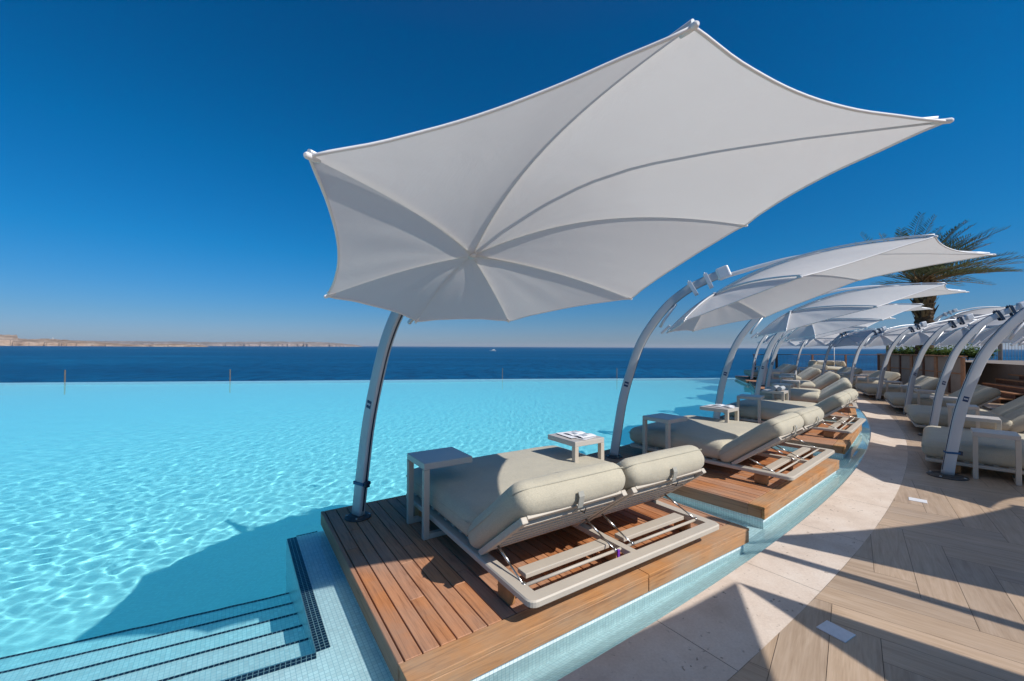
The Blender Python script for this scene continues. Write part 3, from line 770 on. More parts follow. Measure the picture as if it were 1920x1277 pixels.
# R row
for i in range(0, 8):
    lab = ['white parasol on the nearest curved pole of the promenade row, blue strap at its foot', 'white parasol on the second curved pole of the promenade row', 'white parasol on the third curved pole of the promenade row',
           'white parasol on the fourth curved pole of the promenade row', 'white parasol on the fifth curved pole of the promenade row', 'white parasol on the sixth curved pole of the promenade row',
           'white parasol on the seventh curved pole of the promenade row', 'farthest white parasol of the promenade row'][i]
    o = dup(lu, Rw(i, 0, 0, 0), PHR + i * DR, lab)
    for c in o.children:
        if c.name.startswith(('base_plate', 'bolt')): c.scale = (1.75, 1.75, 1.0)
        if c.name.startswith('clamp'): c.material_slots[0].link = 'OBJECT'; c.material_slots[0].material = M['track']
pole_strap(Rw(0, 0, 0, 0), PHR, 0.33, 'blue ratchet strap round the foot of the nearest promenade pole')
for i in range(0, 7):
    l, z = bed_pose(i, 'R'); z += 0.035 * math.sin(i * 1.7 + 1) * (i > 0); dup(db, l, z, 'beige double daybed, %s from the camera in the promenade row' % ORD[i], skip=('luggage_tag',))
    for s in 'nf':
        l, z = table_pose(i, 'R', s); z += 0.10 * math.sin(i * 2.7 + (s == 'n')) * (i > 0)
        dup(tb, l, z, 'taupe side table on the %s side of the %s promenade daybed' % ('near' if s == 'n' else 'far', ORD[i]))
# ------------------------------------------------------------------ POOL
def arc(rad, a0, a1, n): return [(CX + rad * math.cos(a0 + (a1 - a0) * k / n), CY + rad * math.sin(a0 + (a1 - a0) * k / n)) for k in range(n + 1)]
A0, A1 = PHI - 0.30, PHI + 6.88 * DL
def yl(x):  # infinity edge
    pts = [(-60, 13.5), (-23.58, 19.13), (-13.99, 20.56), (-7.2, 21.62), (-0.57, 22.74), (5.96, 23.52), (12.6, 24.36), (30, 26.5)]
    for a, c in zip(pts, pts[1:]):
        if a[0] <= x <= c[0]: return a[1] + (c[1] - a[1]) * (x - a[0]) / (c[0] - a[0])
    return 13.5
# floor
FLOOR = -1.28
b = MB(); b.face([(-48, -4, FLOOR), (14, -4, FLOOR), (14, 27, FLOOR), (-48, 27, FLOOR)], None, [(-48, -4), (14, -4), (14, 27), (-48, 27)])
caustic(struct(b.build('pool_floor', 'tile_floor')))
# infinity edge wall
b = MB(); pts = [(x, yl(x)) for x in (-45, -23.58, -13.99, -7.2, -0.57, 5.96, 12.9)]
for p, q in zip(pts, pts[1:]):
    L = math.hypot(q[0] - p[0], q[1] - p[1])
    def V(pt, off, z): return (pt[0] + 0.14 * off, pt[1] - off, z)
    prof = [(0.42, FLOOR), (0.42, -0.22), (0.20, -0.045), (0.02, -0.028), (-0.04, -0.05), (-0.10, -3.0)]
    for (o1, z1), (o2, z2) in zip(prof, prof[1:]):
        b.face([V(p, o1, z1), V(q, o1, z1), V(q, o2, z2), V(p, o2, z2)], None, [(p[0], z1 + o1), (p[0] + L, z1 + o1), (p[0] + L, z2 + o2), (p[0], z2 + o2)])
caustic(struct(b.build('infinity_edge', 'tile_white')))
# tiled shelf that carries the platforms: solid between r=-0.30 and the coping
def ring_solid(name, ra, rb, a0, a1, z0, z1, mat, n=60):
    b = MB()
    for k in range(n):
        t0, t1 = a0 + (a1 - a0) * k / n, a0 + (a1 - a0) * (k + 1) / n
        P = lambda a, r, z: (CX + r * math.cos(a), CY + r * math.sin(a), z)
        s0, s1 = RL * t0, RL * t1
        b.face([P(t0, ra, z1), P(t0, rb, z1), P(t1, rb, z1), P(t1, ra, z1)], None, [(s0, ra), (s0, rb), (s1, rb), (s1, ra)])
        b.face([P(t0, ra, z0), P(t0, ra, z1), P(t1, ra, z1), P(t1, ra, z0)], None, [(s0, z0), (s0, z1), (s1, z1), (s1, z0)])
        b.face([P(t0, rb, z0), P(t0, rb, z1), P(t1, rb, z1), P(t1, rb, z0)], None, [(s0, z0), (s0, z1), (s1, z1), (s1, z0)])
    return b.build(name, mat)
aL = PHI - 0.49 / RL
caustic(struct(ring_solid('platform_shelf', RL - 0.30, RL + 2.5, PHI - 0.28 / RL, A1, FLOOR - 0.05, -0.20, 'tile_channel', 70)))
# plinth right under each platform (tiled sides, seen below the timber)
for i in range(7):
    t0, t1 = PLAT.get(i, (-0.5, 2.62))
    if i >= 4: t0, t1 = -0.62, 3.0
    c = [Lw(i, r, t) for r, t in ((-0.29, t0 + 0.04), (2.10, t0 + 0.04), (2.10, t1 - 0.04), (-0.29, t1 - 0.04))]
    b = MB(); b.prism([(p.x, p.y) for p in c], -0.22, DECK - 0.127); caustic(struct(b.build('platform_plinth', 'tile_channel')))
# shallow ledge to the left of the first platform + stair flight
def poly_local(pts): return [(Lw(0, r, t).x, Lw(0, r, t).y) for r, t in pts]
LEDGE = -0.045
def prism_l(name, pts, z0, z1, mat):
    b = MB(); n = len(pts)
    W = lambda r, t, z: Lw(0, r, t, z)
    b.face([W(r, t, z1) for r, t in pts], None, [(r, t) for r, t in pts]); d = 0
    for k in range(n):
        p, q = pts[k], pts[(k + 1) % n]; L = math.hypot(p[0] - q[0], p[1] - q[1])
        b.face([W(*p, z0), W(*q, z0), W(*q, z1), W(*p, z1)], None, [(d, z0), (d + L, z0), (d + L, z1), (d, z1)]); d += L
    return caustic(struct(b.build(name, mat)))
prism_l('pool_ledge', [(-0.30, -0.56), (1.39, -0.56), (0.60, -8.0), (4.0, -8.0), (2.28, -2.0), (2.28, -0.235), (-0.30, -0.235)], -0.075, LEDGE, 'tile_white')
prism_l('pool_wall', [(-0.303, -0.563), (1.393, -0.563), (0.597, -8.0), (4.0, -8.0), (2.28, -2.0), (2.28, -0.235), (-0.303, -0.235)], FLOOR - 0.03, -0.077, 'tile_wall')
# slot in front of the first platform continues into the ledge's channel
# navy tile bands
def band(name, p, q, w, z, off=0.0):
    b = MB(); p = Vector(p); q = Vector(q); d = (q - p).normalized(); n = Vector((-d.y, d.x)); L = (q - p).length
    W = lambda v: Lw(0, v.x, v.y, z)
    b.face([W(p), W(q), W(q + n * w), W(p + n * w)], None, [(0, 0), (L, 0), (L, w), (0, w)])
    return b
b = band('x', (-0.30, -0.56), (1.39, -0.56), 0.078, LEDGE + 0.004); o = caustic(b.build('navy_tile_band', 'tile_dark')); struct(o)
b = band('x', (1.39, -0.56 + 0.0), (0.60, -8.0), 0.052, LEDGE + 0.004); o = caustic(b.build('navy_tile_band', 'tile_dark')); struct(o)
b = band('x', (-0.30, -0.30), (-0.30, -0.482), -0.026, LEDGE + 0.004); o = caustic(b.build('navy_tile_band', 'tile_dark')); struct(o)
TREAD, RISE, SL = 0.285, 0.152, 0.106
for k in range(1, 7):
    rr0 = 1.39 - TREAD * (k - 1); rr = 1.39 - TREAD * k; z = LEDGE - RISE * k
    tl = -8.0; sl = SL
    if k == 6: break
    pts = [(rr, -0.56), (rr0 + 0.02, -0.56), (rr0 + 0.02 + sl * (tl + 0.56), tl), (rr + sl * (tl + 0.56), tl)]
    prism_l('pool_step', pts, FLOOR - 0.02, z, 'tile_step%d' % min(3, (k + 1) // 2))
    b = band('x', (rr, -0.562), (rr + sl * (tl + 0.56), tl), 0.022, z + 0.004); struct(caustic(b.build('navy_tile_band', 'tile_dark')))
# water: one rippled sheet, finer where the camera sees it close
def spaced(knots):
    out = [knots[0][0]]
    for (x0, s0), (x1, s1) in zip(knots, knots[1:]):
        x = out[-1]
        while x < x1 - 1e-6:
            f = (x - x0) / (x1 - x0); x += s0 + (s1 - s0) * f; out.append(min(x, x1))
        out[-1] = x1
    return out
xs = spaced([(-46, 0.6), (-14, 0.2), (-6.5, 0.036), (-4.5, 0.027), (1.5, 0.027), (5, 0.09), (14.5, 0.25)])
ys = spaced([(0.6, 0.027), (4.5, 0.029), (6, 0.04), (9, 0.07), (16, 0.15), (22, 0.3)])
def wave(x, y):
    d = RC - math.hypot(x - CX, y - CY)                # distance from the coping
    calm = min(1.0, max(0.0, (d - 1.3) / 1.6))
    amp = 0.10 + 0.90 * calm * calm
    q = Vector((x, y, 0.0)); q = Vector((q.x * 0.95 - q.y * 0.2, q.x * 0.2 + q.y * 1.15, 0))
    h = noise.noise(q * 1.5) * 0.006 + noise.noise(q * 5.2 + Vector((7, 3, 2))) * 0.0037 + noise.noise(q * 10.5 + Vector((1, 9, 4))) * 0.0024
    if abs(x) < 9 and y < 10: h += noise.noise(q * 17.0 + Vector((5, 5, 5))) * 0.0007
    amp *= 1.0 - 0.4 * min(1.0, max(0.0, (y - 4.5) / 7.0))
    return WATER + h * amp * 0.78
bmw = bmesh.new(); rows = []
for y in ys:
    f = (y - 0.6) / (22 - 0.6); row = []
    for x in xs:
        yy = y if y <= 9 else 9 + (yl(x) - 0.01 - 9) * (y - 9) / 13.0
        edge = min(1.0, max(0.0, (yl(x) - yy) / 1.5))
        row.append(bmw.verts.new((x, yy, WATER + (wave(x, yy) - WATER) * edge)))
    rows.append(row)
for a, c in zip(rows, rows[1:]):
    for k in range(len(xs) - 1):
        f = bmw.faces.new((a[k], a[k + 1], c[k + 1], c[k])); f.smooth = True
me = bpy.data.meshes.new('pool_water'); bmw.to_mesh(me); bmw.free(); me.materials.append(M['water'])
ow = bpy.data.objects.new('pool_water', me); COL.objects.link(ow); struct(ow); ow.cycles.is_caustics_caster = True
# short posts along the infinity edge
def px_ray(px):  # x/y ratio of a pixel column, only for reading positions off the photo
    return (px - 960) / 777.35
for k, (x, y) in enumerate(((-21.1, 19.6), (-14.05, 20.7), (-7.25, 21.75), (-0.52, 22.9), (6.0, 23.7))):
    b = MB(); b.box((0, 0, -0.1), (0.032, 0.05, 1.25), None, 0.004)
    o = b.build('edge_post', 'post'); o.location = (x, y, 0.03)
    tag(o, 'short timber post rising behind the infinity edge, %s from the left' % ORD[k], 'post', 'short posts behind the infinity edge')

# ------------------------------------------------------------------ COPING + PROMENADE
PA0, PA1 = PHI - 0.5, PHI + 0.98
b = MB(); nsl = int((PA1 - PA0) * RC / 0.82)
a = PA0 + 0.004
step = 1.22 / RC
for (ra, rb, st, ph) in ((RC, RC + CW, 1.22, 0.0),):
    a = PHI + 1.30 / RC - 14 * st / RC
    while a < PHI + 0.79:
        a2 = a + st / RC - 0.004 / RC; n = 4; rn = (random.random(), random.random(), 0)
        if True:
            pts = arc(ra, a, a2, n); pts2 = arc(rb, a, a2, n)
            for k in range(n):
                p0, p1, q0, q1 = pts[k], pts[k + 1], pts2[k], pts2[k + 1]
                b.face([(*p0, 0), (*q0, 0), (*q1, 0), (*p1, 0)], rn)
                b.face([(*p0, -0.03), (*p0, 0), (*p1, 0), (*p1, -0.03)], rn)
        a += st / RC
struct(b.build('stone_coping', 'stone'))
# tiled inner face of the channel, sloping from the coping down to the shelf
b = MB(); n = 160
for k in range(n):
    t0, t1 = PA0 + (PA1 - PA0) * k / n, PA0 + (PA1 - PA0) * (k + 1) / n
    prof = [(RC + 0.02, -0.012), (RC - 0.012, -0.016), (RC - 0.05, -0.045), (RC - 0.16, -0.15), (RC - 0.26, -0.205), (RC - 0.45, -0.214)]
    if t0 < PHI - 0.03 or t0 > PHI + 0.79: continue
    for (r0, z0), (r1, z1) in zip(prof, prof[1:]):
        P = lambda a, r, z: (CX + r * math.cos(a), CY + r * math.sin(a), z)
        b.face([P(t0, r0, z0), P(t1, r0, z0), P(t1, r1, z1), P(t0, r1, z1)], None, [(RC * t0, r0), (RC * t1, r0), (RC * t1, r1), (RC * t0, r1)], True)
caustic(struct(b.build('overflow_channel', 'tile_white')))
# ground sheet under everything on land
b = MB(); gp = [(CX + (RC + (0.01 if a < PHI + 0.80 else 4.0)) * math.cos(a), CY + (RC + (0.01 if a < PHI + 0.80 else 4.0)) * math.sin(a)) for a in [PA0 + (PA1 - PA0) * k / 80 for k in range(81)]]
outer = arc(RC + 40, PA0, PA1, 80)
for k in range(80): b.face([(*gp[k], -0.010), (*outer[k], -0.010), (*outer[k + 1], -0.010), (*gp[k + 1], -0.010)])
for k in range(80): b.face([(*gp[k], -0.010), (*gp[k + 1], -0.010), (*gp[k + 1], -3), (*gp[k], -3)])
struct(b.build('promenade_bed', 'grout'))
# herringbone wood-look planks
b = MB(); w, nl = 0.24, 5; th = R(50.6); ca, sa = math.cos(th), math.sin(th); ox, oy = 3.03, 3.12
rin, rout = RC + CW + 0.0015, RC + CW + 6.2
def clip(poly, rad, inside):
    """clip a small polygon against a circle edge (treated as its local chord)"""
    out = []
    for k in range(len(poly)):
        p, q = poly[k], poly[(k + 1) % len(poly)]
        dp, dq = math.hypot(p[0] - CX, p[1] - CY) - rad, math.hypot(q[0] - CX, q[1] - CY) - rad
        if inside: dp, dq = -dp, -dq
        if dp >= 0: out.append(p)
        if dp * dq < 0: t = dp / (dp - dq); out.append((p[0] + (q[0] - p[0]) * t, p[1] + (q[1] - p[1]) * t))
    return out
g = 0.0015
for k in range(-60, 170):
    for m in range(-14, 22):
        for kind in (0, 1):
            if kind == 0: x0, y0, x1, y1 = k + 2 * nl * m, k, k + nl + 2 * nl * m, k + 1
            else: x0, y0, x1, y1 = k + 2 * nl * m, k + 1, k + 1 + 2 * nl * m, k + 1 + nl
            cxx, cyy = (x0 + x1) / 2 * w, (y0 + y1) / 2 * w
            wx, wy = ox + cxx * ca - cyy * sa, oy + cxx * sa + cyy * ca
            d = math.hypot(wx - CX, wy - CY); an = math.atan2(wy - CY, wx - CX)
            if d < rin - 0.7 or d > rout + 0.7 or an < PHI - 0.12 or an > PHI + 0.92 or (an > PHI + 0.8 and d < RC + 4): continue
            loc = [(x0 * w + g, y0 * w + g), (x1 * w - g, y0 * w + g), (x1 * w - g, y1 * w - g), (x0 * w + g, y1 * w - g)]
            poly = [(ox + x * ca - y * sa, oy + x * sa + y * ca) for x, y in loc]
            poly = clip(poly, rin, False)
            if len(poly) < 3: continue
            uvs = []
            for (x, y) in poly:
                lx, ly = (x - ox) * ca + (y - oy) * sa, -(x - ox) * sa + (y - oy) * ca
                uvs.append((lx, ly) if kind == 0 else (ly, lx))
            b.face([(x, y, -0.001) for x, y in poly], (random.random(), random.random(), 0), uvs)
struct(b.build('promenade_paving', 'paving'))
# white drain covers
for k, (px, py, a, sx, sy) in enumerate(((4.69, 4.81, R(-43), 0.155, 0.13), (2.01, 2.59, R(-61), 0.155, 0.135))):
    b = MB(); rr = Matrix.Rotation(a, 3, 'Z'); b.box((0, 0, 0.001), (sx, sy, 0.008), rr, 0.003)
    o = b.build('floor_cover', 'cover'); o.location = (px, py, 0.0)
    tag(o, ['small white cover plate in the sunlit paving by the nearest promenade pole', 'pale cover plate set in the paving nearest the camera'][k], 'floor cover', 'cover plates in the paving')

# ------------------------------------------------------------------ shade sails added out of view, shaped to cast the paving shadows
def sail(name, corners, sag, label, posts):
    root = thing(name, label, 'shade sail', (0, 0, 0), 0, 'added unseen white shade sails')
    b = MB(); n = len(corners); cc = sum((Vector(c) for c in corners), Vector()) / n; NS, NU = 8, 10; ringsv = []
    cv = b.bm.verts.new(cc)
    for i in range(1, NS + 1):
        ring = []
        for j in range(n):
            for u in range(NU):
                uu = u / NU; w = 4 * uu * (1 - uu); s = i / NS
                p = Vector(corners[j]).lerp(Vector(corners[(j + 1) % n]), uu); ring.append(b.bm.verts.new(cc.lerp(p, s * (1 - sag[j] * w * s))))
        ringsv.append(ring)
    m = n * NU
    for q in range(m):
        b.bm.faces.new((cv, ringsv[0][q], ringsv[0][(q + 1) % m])).smooth = True
        for i in range(NS - 1): b.bm.faces.new((ringsv[i][q], ringsv[i + 1][q], ringsv[i + 1][(q + 1) % m], ringsv[i][(q + 1) % m])).smooth = True
    b.build('canopy', 'canopy', root)
    for p in posts:
        b = MB(); b.tube([Vector(q) for q in p], 0.045, 10); b.build('pole', 'alu', root)
    return root
def up(x, y, z): return (x + SUN.x / SUN.z * z, y + SUN.y / SUN.z * z, z)  # lifts a wanted ground shadow point towards the sun
S1 = [up(2.27, 3.87, 2.5), up(5.6, 4.65, 2.7), up(6.6, 1.4, 2.8), up(4.3, 2.5, 2.6)]
sail('added_shade_sail', S1, (0.10, 0.05, 0.05, 0.0), 'added white shade sail right of the near paving, unseen, shaped to cast its shadow', [[(8.6, 2.9, 0), up(5.6, 4.65, 2.7)], [(9.6, -0.4, 0), up(6.6, 1.4, 2.8)]])
S2 = [up(1.69, 3.13, 2.5), up(2.9, 2.13, 2.6), up(3.6, 0.0, 2.7), up(2.05, 2.0, 2.5)]
sail('added_shade_sail', S2, (0.0, 0.05, 0.05, 0.0), 'added narrow white shade sail right of the camera, unseen, shaped to cast its shadow', [[(6.2, -1.7, 0), up(3.6, 0.0, 2.7)], [(5.7, 1.1, 0), up(2.9, 2.13, 2.6)]])
S3 = [up(1.69, 3.13, 2.55), up(1.2, 1.6, 2.6), up(-0.6, 0.6, 2.7), up(-0.9, 1.35, 2.6), up(-0.1, 2.08, 2.55), up(0.5, 2.42, 2.55), up(1.2, 2.82, 2.55)]
sail('added_shade_sail', S3, (0.0, 0.03, 0.03, 0.0, 0.0, 0.0, 0.0), 'added white shade sail above and behind the camera, unseen, shaped to cast its shadow', [[(3.2, -1.6, 0), up(-0.6, 0.6, 2.7)], [(4.3, 0.2, 0), up(1.2, 1.6, 2.6)]])
b = MB(); b.tube([up(1.75, 4.0, 2.6), up(2.37, 3.43, 2.6), up(3.23, 2.63, 2.6), up(4.8, 1.2, 2.6)], 0.05, 10)  # unseen boom added to draw the thin shadow stripe on the paving
b.tube([up(4.8, 1.2, 2.6), Vector(up(4.8, 1.2, 2.6)) * 1.0 - Vector((0, 0, 2.6))], 0.045, 10)
o = b.build('added_boom', 'alu'); tag(o, 'added aluminium boom on a post right of the near paving, unseen, casting a stripe of shadow', 'pole')

# ------------------------------------------------------------------ planter, stairs, slatted wall, railing
def wall_run(r, i0, i1, n): return [Rw(i0 + (i1 - i0) * k / n, r, 0) for k in range(n + 1)]
root = thing('planter_wall', 'taupe planter wall with timber trim and green shrubs behind the promenade daybeds', 'planter')
pts = wall_run(3.4, 3.92, 5.62, 7); H0 = 1.46
b = MB()
for p, q in zip(pts, pts[1:]):
    d = (q - p); L = d.length; rz = Matrix.Rotation(math.atan2(d.y, d.x), 3, 'Z')
    b.box((p + q) / 2 + Vector((0, 0, H0 / 2 - 0.02)), (L, 0.06, H0 - 0.04), rz)
b.build('panel', 'taupe_panel', root)
for k, p in enumerate(pts):
    d = pts[min(k + 1, 7)] - pts[max(k - 1, 0)]; rz = Matrix.Rotation(math.atan2(d.y, d.x), 3, 'Z')
    b = MB(); b.box(p + rz @ Vector((0, 0.045, (H0 - 0.04) / 2)), (0.12 if k % 2 else 0.2, 0.05, H0 - 0.045), rz, 0.004); b.build('post', 'darkwood' if k % 2 else 'orangewood', root)
for k, (p, q) in enumerate(zip(pts, pts[1:])):
    d = (q - p); L = d.length; rz = Matrix.Rotation(math.atan2(d.y, d.x), 3, 'Z')
    b = MB(); b.box((p + q) / 2 + Vector((0, 0, H0)) + rz @ Vector((0, 0.02, 0)), (L - 0.004, 0.22, 0.045), rz, 0.004); b.build('top_rail', 'orangewood', root)
    b = MB(); b.box((p + q) / 2 + Vector((0, 0, 0.80)) + rz @ Vector((0, 0.045, 0)), (L - 0.22, 0.035, 0.05), rz, 0.004); b.build('mid_rail', 'orangewood', root)
b = MB(); p2 = wall_run(4.5, 3.92, 5.62, 7)
for k in range(7): b.face([pts[k] + Vector((0, 0, H0 - 0.1)), p2[k] + Vector((0, 0, H0 - 0.1)), p2[k + 1] + Vector((0, 0, H0 - 0.1)), pts[k + 1] + Vector((0, 0, H0 - 0.1))])
b.build('soil', 'soil', root)
# shrubs
def make_shrub(label, seed):
    rnd = random.Random(seed); b = MB()
    for s in range(46):
        a = rnd.uniform(0, 6.283); rr = rnd.uniform(0, 0.34); h = rnd.uniform(0.25, 0.62); lean = rnd.uniform(0, 0.22)
        base = Vector((rr * math.cos(a) * 0.8, rr * math.sin(a), 0)); top = base + Vector((lean * math.cos(a), lean * math.sin(a), h))
        for q in range(13):
            f = rnd.uniform(0.15, 1.0); p = base.lerp(top, f); aa = rnd.uniform(0, 6.283); l = rnd.uniform(0.06, 0.13); w = l * 0.3
            d = Vector((math.cos(aa), math.sin(aa), rnd.uniform(0.1, 1.2))).normalized(); n = d.cross(Vector((0, 0, 1))).normalized() * w
            b.face([p, p + d * l * 0.5 + n, p + d * l, p + d * l * 0.5 - n], (rnd.random() * 0.6 + 0.4 * f, 0, 0))
    root = thing('planter_shrub', label, 'shrub', group='green shrubs growing in the planter')
    b.build('foliage', 'shrub', root, normals=False); b = MB()
    for s in range(5): b.tube([(0, 0, -0.05), (0.1 * math.cos(s * 1.3), 0.1 * math.sin(s * 1.3), 0.3)], 0.008, 5)
    b.build('stem', 'bark', root); KIDS[root.name] = list(root.children); return root
sh = [make_shrub('leafy green shrub at the left end of the planter', 3), make_shrub('leafy green shrub, second from the left in the planter', 5)]
ns = 11
for k in range(ns):
    i = 5.5 - (5.5 - 3.98) * k / (ns - 1); p = Rw(i, 3.85 + 0.1 * math.sin(k * 2.1), 0, H0 - 0.12)
    lab = ['leafy green shrub at the left end of the planter', 'leafy green shrub, second from the left in the planter', 'leafy green shrub, third from the left in the planter', 'leafy green shrub, fourth from the left in the planter',
           'leafy green shrub, fifth from the left in the planter', 'leafy green shrub in the middle of the planter', 'leafy green shrub, fifth from the right in the planter', 'leafy green shrub, fourth from the right in the planter',
           'leafy green shrub, third from the right in the planter', 'leafy green shrub, second from the right in the planter', 'leafy green shrub at the right end of the planter'][k]
    if k < 2: o = sh[k]; o.location = p; o['label'] = lab
    else: o = dup(sh[k % 2], p, k * 1.7, lab)
    o.scale = (1, 1, 0.85 + 0.12 * math.sin(k * 3.7))
# wooden stairs beside the planter
st = thing('timber_stairs', 'timber stairs climbing beside the planter, pale edged treads', 'stairs')
for k in range(8):
    b = MB(); pa, pb = Rw(3.2, 3.3 + 0.34 * k, 0), Rw(3.88, 3.3 + 0.34 * k, 0); d = pb - pa; rz = Matrix.Rotation(math.atan2(d.y, d.x), 3, 'Z')
    b.box((pa + pb) / 2 + Vector((0, 0, 0.17 * (k + 1) - 0.02)), (d.length, 0.34, 0.04), rz, 0.004); b.build('tread', 'orangewood', st)
    b = MB(); b.box((pa + pb) / 2 + Vector((0, 0, 0.17 * (k + 0.5) - 0.02)) + rz @ Vector((0, 0.14, 0)), (d.length - 0.02, 0.02, 0.125), rz); b.build('riser', 'darkwood', st)
# slatted screen wall
sw = thing('slatted_screen', 'tall screen of brown timber posts and grey panels at the right edge', 'screen wall')
pts = wall_run(3.6, 1.2, 3.12, 8)
for k, (p, q) in enumerate(zip(pts, pts[1:])):
    d = (q - p); L = d.length; rz = Matrix.Rotation(math.atan2(d.y, d.x), 3, 'Z')
    b = MB(); b.box((p + q) / 2 + Vector((0, 0, 1.5)) - rz @ Vector((0, 0.05, 0)), (L - 0.3, 0.04, 2.9), rz); b.build('panel', 'taupe_panel', sw)
    for s in (-1, 1):
        b = MB(); b.box((p + q) / 2 + Vector((0, 0, 1.55)) + rz @ Vector((s * (L / 2 - 0.08), 0, 0)), (0.11, 0.10, 3.1), rz, 0.004); b.build('post', 'darkwood' if s > 0 else 'orangewood', sw)
    for zz in (0.5, 1.15, 1.8, 2.45):
        b = MB(); b.box((p + q) / 2 + Vector((0, 0, zz)), (L - 0.3, 0.03, 0.035), rz); b.build('rail', 'orangewood', sw)
    b = MB(); b.box((p + q) / 2 + Vector((0, 0, 3.16)), (L, 0.14, 0.10), rz); b.build('top_rail', 'darkwood', sw)
# tall thin-barred fence behind the planter
def bar_fence(name, P, Q, h, zb, label, nb, postx, mat='darkwood', barr=0.008, group=None):
    P, Q = Vector(P), Vector(Q); d = Q - P; L = d.length; rz = math.atan2(d.y, d.x)
    root = thing(name, label, 'railing', (P.x, P.y, zb), rz)
    b = MB(); b.box((L / 2, 0, h), (L, 0.06, 0.045), None, 0.004); b.build('top_rail', mat, root)
    b = MB(); b.box((L / 2, 0, 0.08), (L, 0.04, 0.03)); b.build('bottom_rail', mat, root)
    for x in postx:
        b = MB(); b.box((x, 0.0, (h - 0.024) / 2), (0.14, 0.05, h - 0.025), None, 0.004); b.build('post', mat, root)
    b = MB()
    for k in range(nb): b.box((L * (k + 0.5) / nb, 0.0, h / 2), (barr, barr, h - 0.06))
    o = b.build('bars', mat, root); o['kind'] = 'stuff' if nb > 100 else ''
    if nb <= 100: del o['kind']
    return root
bar_fence('terrace_railing', (16.6, 28.6), (26.2, 29.4), 1.30, 0, 'dark railing with slim bars across the end of the terrace, sea behind', 96, (0.15, 1.75, 4.4, 6.9, 9.4))
bar_fence('tall_railing', (21.8, 24.2), (26.2, 16.5), 2.3, 0.2, 'tall pale railing of thin bars behind the planter shrubs', 90, (0.1, 4.4, 8.7), 'taupe_panel', 0.012)
# raised terrace beyond the planter
b = MB(); t1_ = wall_run(4.5, 1.0, 5.55, 12); t2_ = wall_run(16, 1.0, 5.55, 12)
for k in range(12): b.face([t1_[k] + Vector((0, 0, 1.2)), t2_[k] + Vector((0, 0, 1.2)), t2_[k + 1] + Vector((0, 0, 1.2)), t1_[k + 1] + Vector((0, 0, 1.2))])
for k in range(12): b.face([t1_[k] + Vector((0, 0, 1.2)), t1_[k + 1] + Vector((0, 0, 1.2)), t1_[k + 1], t1_[k]])
struct(b.build('upper_terrace', 'terrace'))
# umbrella on the upper terrace, and one low daybed cushion there
o = dup(lu, Vector((20.5, 20.9, 1.05)), -0.75, 'white parasol on the raised terrace, its arched pole behind the palm')
# round daybed with bolsters near the railing
rd = thing('round_daybed', 'round daybed heaped with cream and sand pillows near the far railing', 'daybed', (19.4, 25.6, 0))
b = MB(); b.lathe([(0.95, 0.0), (1.05, 0.05), (1.05, 0.38), (0.98, 0.42)], 32); b.build('base', 'taupe_panel', rd)
b = MB(); b.lathe([(0.95, 0.42), (1.02, 0.47), (1.02, 0.55), (0.92, 0.62), (0.3, 0.64)], 32); b.build('mattress', 'cushion', rd)
for k in range(7):
    a = R(-30 + k * 35); rot = Matrix.Rotation(a, 3, 'Z') @ Matrix.Rotation(R(68), 3, 'Y')
    cushion('pillow', (0.34, 0.46, 0.15), rd, 'pillow_white' if k % 2 else 'pillow', puff=0.03, rad=0.07, loc=(0.75 * math.cos(a), 0.75 * math.sin(a), 0.78), rot=rot, seam=False, nx=8, ny=8)
b = MB(); b.tube([(0, 0, 0), (0, 0, 2.2)], 0.022, 8); b.tube([(0, 0, 0), (0, 0, 0.05)], 0.25, 16); o = b.build('thin_white_pole', 'whitepaint'); o.location = (20.9, 26.9, 0)  # thin white pole of a closed parasol
tag(o, 'thin white pole standing behind the round daybed', 'pole')

# ------------------------------------------------------------------ palm
pl = thing('date_palm', 'tall date palm behind the planter, fronds blown to the right', 'palm tree', (18.95, 19.05, 0.9))
b = MB(); n = 22; rings = 34
for k in range(rings):
    pass
prev = None
for k in range(rings + 1):
    z = 3.35 * k / rings; ring = []
    for j in range(n):
        a = 2 * math.pi * (j + 0.5 * (k % 2)) / n; rr = 0.30 + 0.035 * (k % 2) + 0.05 * noise.noise(Vector((math.cos(a) * 3, math.sin(a) * 3, z * 3))) + 0.04 * max(0, z - 2.2)
        ring.append(b.bm.verts.new((rr * math.cos(a), rr * math.sin(a), z)))
    if prev:
        for j in range(n): b.bm.faces.new((prev[j], prev[(j + 1) % n], ring[(j + 1) % n], ring[j]))
    prev = ring
b.bm.faces.new(prev); b.build('trunk', 'bark', pl)
b = MB(); rnd = random.Random(4)
for k in range(130):
    a = rnd.uniform(0, 6.283); z = 2.25 + 1.7 * rnd.random(); r0 = 0.33; lean = 0.10 + 0.12 * rnd.random(); h = rnd.uniform(0.25, 0.5)
    d = Vector((math.cos(a), math.sin(a), 0)); s = Vector((-math.sin(a), math.cos(a), 0)) * 0.055
    p = d * r0 + Vector((0, 0, z)); q = p + d * lean + Vector((0, 0, h))
    b.face([p - s, p + s, q + s * 0.5, q - s * 0.5]); b.face([p - s - d * 0.06, q - s * 0.5, q + s * 0.5, p + s - d * 0.06])
b.build('leaf_bases', 'boot', pl, normals=False)
crown = thing('crown', '', ''); del crown['label']; del crown['category']; crown.parent = pl
rnd = random.Random(11); wind = Vector((0.95, -0.30, 0.02))
frs = []
for k in range(66):
    a = rnd.uniform(0, 6.283); el = math.asin(rnd.uniform(0.05, 0.995)); L = rnd.uniform(2.3, 3.35)
    frs.append((a, el, L))
b = MB(); bs = MB()
